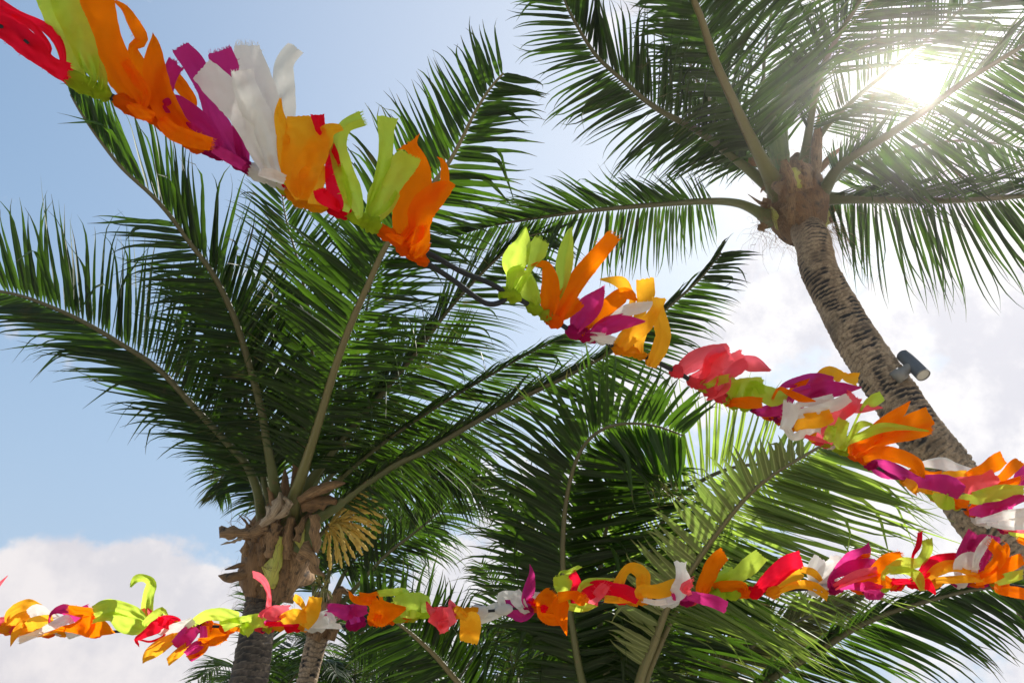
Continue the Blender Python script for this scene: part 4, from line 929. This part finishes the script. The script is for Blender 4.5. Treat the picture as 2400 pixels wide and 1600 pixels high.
LOS = {KE: """
C -60,620,80 0,615,80 62,600,60
C -60,665,30 20,665,34 110,655,10
C -30,400,30 -5,350,24 54,288,4
Y 60,570,60 120,530,100 200,485,74 285,492,14
Y 50,655,60 130,590,85 210,560,40
W 200,560,40 260,530,95 320,560,75 410,577,14
Y 170,650,60 250,620,105 370,598,50
Y 180,620,60 150,650,90 100,700,54 72,775,4
Y 200,700,10 300,690,34 430,660,16
W 130,735,30 260,685,44 380,625,60 470,590,64 505,635,12
M 350,555,20 440,520,75 520,560,95 610,525,40
O 470,520,30 560,540,75 650,550,50
O 340,655,14 500,650,66 600,640,150 700,650,115 785,685,14
G 1010,600,90 1020,440,80 1042,345,74 1000,308,54 940,310,54 898,365,16
C 970,545,40 1025,545,60
G 640,605,24 760,570,66 850,620,125 950,640,115 1030,640,40
G 645,540,40 740,500,100 860,520,95 960,560,75 1005,610,30
G 1000,620,50 1080,570,90 1120,530,54 1155,565,10
R 960,772,12 938,730,30 1000,690,54 1080,640,95 1150,590,64 1235,592,20
R 965,730,6 1040,742,16 1130,700,16
R 1090,600,40 1160,620,75 1210,640,40
W 1100,680,30 1200,650,66 1270,630,66 1335,595,24
Y 1210,700,60 1110,770,95 1030,830,80 982,885,14
Y 1300,750,40 1230,820,60 1155,885,14
M 1350,640,80 1290,700,115 1212,780,40
O 1380,650,60 1460,680,135 1560,680,100
M 1400,730,60 1360,790,105 1290,850,40
O 1370,745,40 1480,740,64 1565,705,24
O 1425,770,30 1370,830,34 1290,855,14
O 1570,640,60 1650,650,50
G 1345,610,60 1430,560,75 1540,560,95 1650,580,60
G 1530,640,30 1620,610,66 1700,610,95 1790,600,95 1850,635,40
G 1730,690,20 1700,640,80 1690,600,40
C 1850,510,40 1855,430,34 1832,350,44 1790,300,54 1742,278,40
C 1800,560,40 1880,550,105 1990,535,34
M 1830,605,16 1900,590,30 1980,550,14
R 1830,620,30 1920,622,34 2020,632,12
Y 1930,600,60 2020,570,105 2110,570,80
Y 2095,520,30 2060,460,54 2025,435,30
Y 2090,640,80 2140,560,115 2170,470,95 2175,435,50
W 2140,635,30 2220,590,105 2300,555,80
W 2140,645,8 2260,632,44 2355,640,20
""", KF: """
W -10,670,60 60,620,95 115,655,16
M 55,555,30 130,560,95 200,580,115 240,540,50
M 235,600,60 290,560,105 345,540,60
O 213,418,8 240,470,44 290,490,66 390,500,85
O 290,450,40 360,460,44 440,450,30
G 430,440,40 530,430,56 630,440,60
G 560,540,60 620,520,165 700,520,180 755,510,140
O 365,560,60 430,575,180 500,575,155 640,550,14
O 400,620,40 455,640,90 500,620,40
G 590,600,30 680,590,66 750,600,14
C 780,492,8 810,560,54 850,600,60
C 950,485,14 972,550,75 930,600,60
C 825,590,90 900,620,155 985,590,125
C 900,640,90 910,680,90 870,700,40
Y 1010,545,44 1040,590,66 1080,620,60
Y 1150,535,50 1130,590,85 1110,620,60
Y 1100,610,140 1105,680,155 1100,760,145 1095,800,110
W 1170,560,20 1240,560,56 1310,540,50
W 1145,625,60 1220,600,105 1300,560,115 1350,550,60
W 1330,460,60 1400,450,66 1470,430,14
M 1350,530,40 1430,560,125 1480,580,140 1550,540,105
W 1425,430,50 1460,490,110 1510,555,60
M 1520,490,80 1540,400,85 1556,300,44 1545,228,6
R 1530,480,50 1570,500,56 1610,530,30
W 1570,450,30 1630,460,56 1670,450,14
O 1600,520,30 1690,540,125 1760,560,60
R 1610,540,40 1640,550,60 1670,560,30
O 1590,540,80 1650,480,115 1705,425,70
O 1630,600,60 1690,630,85 1760,640,34
O 1800,460,60 1770,520,125 1780,620,84 1815,745,10
G 1790,510,50 1850,540,56 1950,540,66 2035,530,8
R 1880,420,75 1880,350,75 1850,290,66
G 1755,300,8 1830,280,34 1915,238,14
G 1790,450,70 1785,380,135 1780,305,135
O 1750,470,40 1850,450,66 1930,480,105 1980,492,24
G 1905,420,30 1960,360,56 2080,340,34 2190,335,10
Y 2090,480,30 2200,480,66 2310,490,30
R 1950,440,125 2030,400,115 2120,400,105 2210,430,80
C 1985,520,40 2050,440,85 2105,375,40
Y 2190,380,60 2240,280,66 2300,250,85 2370,300,105 2375,390,100
R 2140,400,60 2250,430,105 2345,480,90
""", KG: """
Y 0,505,30 80,510,16
Y 125,450,60 220,460,85 330,430,95
W 145,510,8 230,525,34 310,510,30
W 280,525,30 340,470,95 372,400,95 362,330,60 358,285,24
M 310,490,40 400,490,50
G 560,415,50 630,350,66 655,315,14
G 570,410,60 680,370,85 760,310,110 830,245,40
G 600,495,16 660,480,20
O 460,420,40 520,450,66 600,430,66 715,430,60
O 485,450,80 520,370,95 560,290,95 615,238,84
C 410,470,30 380,440,56 425,405,16
M 390,480,50 480,500,66 560,520,75 628,555,70
W 1140,340,100 1170,265,75
W 1190,370,95 1255,300,95 1265,255,60
Y 890,460,50 980,390,85 1060,345,50
R 780,470,50 880,390,105 970,310,115 1060,265,70
Y 1060,330,16 1130,350,44 1180,405,24
W 1140,445,60 1220,430,105 1265,375,50
Y 890,475,30 1030,420,46 1130,430,56 1215,492,14
M 1230,385,30 1340,290,105 1420,240,84 1455,185,20
O 1390,275,30 1455,248,16
M 1240,375,40 1350,320,85 1450,320,105 1500,310,34
M 1445,490,30 1500,480,56 1530,492,24
M 1250,445,20 1350,420,56 1440,430,66 1520,450,40
C 1250,435,40 1380,370,66 1500,340,50
O 1430,385,50 1530,400,85 1600,430,24
O 1390,395,40 1480,350,75 1550,280,75 1640,255,24
R 1600,405,40 1700,400,34 1780,410,66 1840,472,14
R 1705,265,16 1740,190,34 1750,112,10
G 1540,355,30 1640,300,75 1740,290,56 1790,220,64 1790,155,24
G 1570,335,16 1680,340,44 1740,380,64 1762,455,24
R 1750,380,60 1820,300,85 1900,270,66 1995,268,50
Y 1840,395,40 1950,390,46 2110,380,50
Y 1780,395,40 1860,330,75 1960,310,66 2050,340,66 2120,360,40
M 1975,260,40 2020,190,75 2055,115,24
M 2050,210,60 2100,160,66 2210,170,50
M 2105,330,30 2130,250,66 2155,195,24
W 1970,305,60 2030,280,105 2095,290,60
W 2070,300,40 2100,220,54 2155,145,12
O 2220,330,60 2240,220,66 2230,190,30
O 2070,405,50 2180,370,66 2260,310,85 2345,268,34
O 2090,375,40 2190,300,75 2212,240,75 2155,178,34
G 2180,405,50 2260,380,66 2345,360,24
O 2200,450,40 2290,460,66 2400,485,60
"""}
FRAY = set('GMOCWR')
def garland(rope_pts, data, label, group, rr, seed, extra_ropes=()):
    rc = rope_curve(rope_pts); base = P(*rc[200]); rg = np.random.default_rng(seed)
    G = thing('rag_garland', base, label, 'garland', group)
    V, F = tube(np.array([P(*q) for q in rc]), rr, 8); mk('rope', V, F, M_ROPE, G)
    for er in extra_ropes:
        V, F = tube(crom([P(*q) for q in er], 40), rr, 8); mk('rope', V, F, M_ROPE, G)
    placed = []
    for crop, txt in data.items():
        ox, oy, s = crop
        for li, line in enumerate(txt.strip().splitlines()):
            q = line.split(); key = q[0]; mat, cname = CL[key]
            rows = np.array([[float(v) for v in z.split(',')] for z in q[1:]])
            X = ox + rows[:, 0] / s; Y = oy + rows[:, 1] / s; Wd = rows[:, 2] / s
            # nearest rope point to either end: the strip is tied there
            dd0 = np.hypot(rc[:, 0] - X[0], rc[:, 1] - Y[0]); dd1 = np.hypot(rc[:, 0] - X[-1], rc[:, 1] - Y[-1])
            if dd1.min() < dd0.min(): X, Y, Wd = X[::-1], Y[::-1], Wd[::-1]; dd0 = dd1
            k = int(dd0.argmin()); rx, ry, rd = rc[k]
            if dd0.min() > 6:
                t_ = min(1.0, 0.0); X = np.r_[rx, X]; Y = np.r_[ry, Y]; Wd = np.r_[min(Wd[0], 16), Wd]
            mxw = Wd.max()
            if Wd[-1] > .22 * mxw: Wd = Wd.copy(); Wd[-1] = max(Wd[-1], .82 * mxw)
            # order in depth: a strip drawn after another lies nearer
            bb = (X.min() - 4, X.max() + 4, Y.min() - 4, Y.max() + 4); lv = -4.0
            for (b2, l2) in placed:
                if bb[0] < b2[1] and b2[0] < bb[1] and bb[2] < b2[3] and b2[2] < bb[3]: lv = max(lv, l2 + 1)
            placed.append((bb, lv))
            off = -lv * 0.0085
            n = len(X); cum = np.r_[0, np.cumsum(np.hypot(np.diff(X), np.diff(Y)))]; u0 = cum / cum[-1]
            lenm = cum[-1] / FP * rd
            swing = rg.normal(0, .035) * lenm
            wave = rg.normal(0, .014, n)
            dp = rd - rr - .004 + off * np.clip(u0 * 4 + .25, 0, 1) + swing * u0 ** 1.5 + wave * np.clip(u0 * 2, 0, 1) * .5
            M = int(np.clip(cum[-1] / 5.0, 12, 34)); c = crom(np.c_[X, Y, dp * 0, dp, Wd], M)
            cx, cy_, cd, cw = c[:, 0], c[:, 1], c[:, 3], c[:, 4]
            T2 = np.stack([np.gradient(cx), np.gradient(cy_)], 1); T2 /= np.maximum(np.linalg.norm(T2, axis=1, keepdims=True), 1e-6)
            nc = 13; v = np.linspace(-1, 1, nc); u = np.linspace(0, 1, M)
            tilt0, tilt1 = rg.normal(0, .42), rg.normal(0, .42); cup = rg.normal(0, .38); q0 = rg.uniform(-.7, .7); ck = rg.normal(0, .45); crs = rg.uniform(0, .3)
            rid = rg.uniform(0, 6)
            pts = np.zeros((M, nc, 3)); wl = cw / FP * cd / 2
            for i in range(M):
                tl = tilt0 + (tilt1 - tilt0) * u[i]
                for j in range(nc):
                    q_ = v[j]
                    h = q_ * cw[i] / 2
                    if abs(q_) > .99: h += cw[i] * .022 * (vn(i * .9, li * 3.1, seed) - .5) * 2
                    x = cx[i] - T2[i, 1] * h; y = cy_[i] + T2[i, 0] * h
                    fold = .26 * math.sin(q_ * 7 + rid + u[i] * 2.0) * (math.exp(-u[i] * 5) * 1.3 + .03) + crs * abs((u[i] * 2.3 + q_ * .35 * tilt0 + rid) % 1.0 - .5)
                    d_ = cd[i] + wl[i] * (tl * q_ * .8 + cup * (q_ * q_ - .4) * .6 + fold + ck * abs(q_ - q0 - .3 * (u[i] - .5)))
                    d_ += .0045 * (vn(i * .42 + li, j * .35, seed + 7) - .5) * 2
                    # torn end
                    if i == M - 1:
                        e = (vn(j * 1.3, li * 7.7, seed + 1) - .5) * 5 + (2.0 * q_ * (hash2(np.array(li), np.array(3), seed) - .5) * 4)
                        x += T2[i, 0] * float(e); y += T2[i, 1] * float(e)
                    pts[i, j] = P(x, y, d_)
            i = np.arange(M - 1)[:, None] * nc; j = np.arange(nc - 1)[None]
            F = np.stack([i + j, i + j + 1, i + nc + j + 1, i + nc + j], -1).reshape(-1, 4)
            st = mk('fabric_strip', pts.reshape(-1, 3), F, mat, G); st['label'] = cname + ' torn cloth strip'
            # the knot round the rope
            tang = nrm(P(*rc[min(k + 2, 399)]) - P(*rc[max(k - 2, 0)])); o0 = P(rx, ry, rd)
            A = nrm(np.cross(tang, FWD)); B = np.cross(tang, A)
            kk, mm = 14, 9; KR = rg.uniform(.013, .0185) * (1.0 if rd < 1.8 else 1.12); Ln = rg.uniform(.018, .030)
            th = np.arange(kk) / kk * 2 * math.pi; Vk = []
            tw_ = rg.uniform(-1.4, 1.4)
            for a_ in range(mm):
                z = a_ / (mm - 1) * 2 - 1; rad = KR * math.sqrt(max(1 - z * z * .86, 0.02))
                for b_ in range(kk):
                    t2 = th[b_] + tw_ * z
                    r_ = rad * (1 + .22 * math.sin(3 * t2 + 2.2 * z + rid) + .12 * math.sin(7 * t2 - 5 * z))
                    Vk.append(o0 + tang * Ln * z + r_ * (math.cos(th[b_]) * A + math.sin(th[b_]) * B))
            i = np.arange(mm - 1)[:, None] * kk; j = np.arange(kk)[None]; j2 = (j + 1) % kk
            F = np.stack([i + j, i + j2, i + kk + j2, i + kk + j], -1).reshape(-1, 4)
            mk('knot', np.array(Vk), F, mat, st)
            # frayed threads at the torn end and sparsely along the edges
            if key in FRAY and rg.random() < .62 and cw[-1] > 6:
                Vt = []; Ft = []; nt = int(np.clip(cw[-1] * .7, 6, 34))
                Ld = rg.choice([.004, .007, .013], p=[.45, .35, .2])
                for a_ in range(nt + 10):
                    if a_ < nt:
                        q_ = rg.uniform(0, nc - 1.001); jj = int(q_); f_ = q_ - jj; p0_ = pts[-1, jj] * (1 - f_) + pts[-1, jj + 1] * f_
                        dr_ = nrm(pts[-1, jj] - pts[-2, jj]); sd_ = nrm(pts[-1, -1] - pts[-1, 0])
                    else:
                        i_ = rg.integers(M // 3, M - 1); e_ = rg.choice([0, nc - 1]); p0_ = pts[i_, e_]
                        dr_ = nrm(pts[i_, e_] - pts[i_, nc // 2]); sd_ = nrm(pts[i_ + 1, e_] - pts[i_, e_])
                    ln = Ld * rg.uniform(.4, 1.4) * (1 if a_ < nt else .8); wdt = .00045
                    d1 = nrm(dr_ + sd_ * rg.normal(0, .3)); d2 = nrm(d1 + rg.normal(0, .5, 3)); sd2 = nrm(np.cross(d1, FWD))
                    a0 = p0_ - dr_ * .001; a1 = p0_ + d1 * ln * .5; a2 = a1 + d2 * ln * .5; b = len(Vt)
                    Vt += [a0 - sd2 * wdt, a0 + sd2 * wdt, a1 - sd2 * wdt, a1 + sd2 * wdt, a2 - sd2 * wdt * .4, a2 + sd2 * wdt * .4]
                    Ft += [(b, b + 1, b + 3, b + 2), (b + 2, b + 3, b + 5, b + 4)]
                fr_ = mk('frayed_thread', np.array(Vt), np.array(Ft), mat, st); fr_['kind'] = 'stuff'
    return G
garland(UP, UPS, 'upper garland of knotted bright rags sloping down from the top left corner', 'rag garlands on black rope', .0070, 11,
        extra_ropes=[[(975, 590, 1.62), (1010, 597, 1.64), (1082, 637, 1.68), (1151, 665, 1.71), (1190, 690, 1.75)]])
garland(LO, LOS, 'lower garland of short bright rags running nearly level along the bottom', 'rag garlands on black rope', .0042, 12)
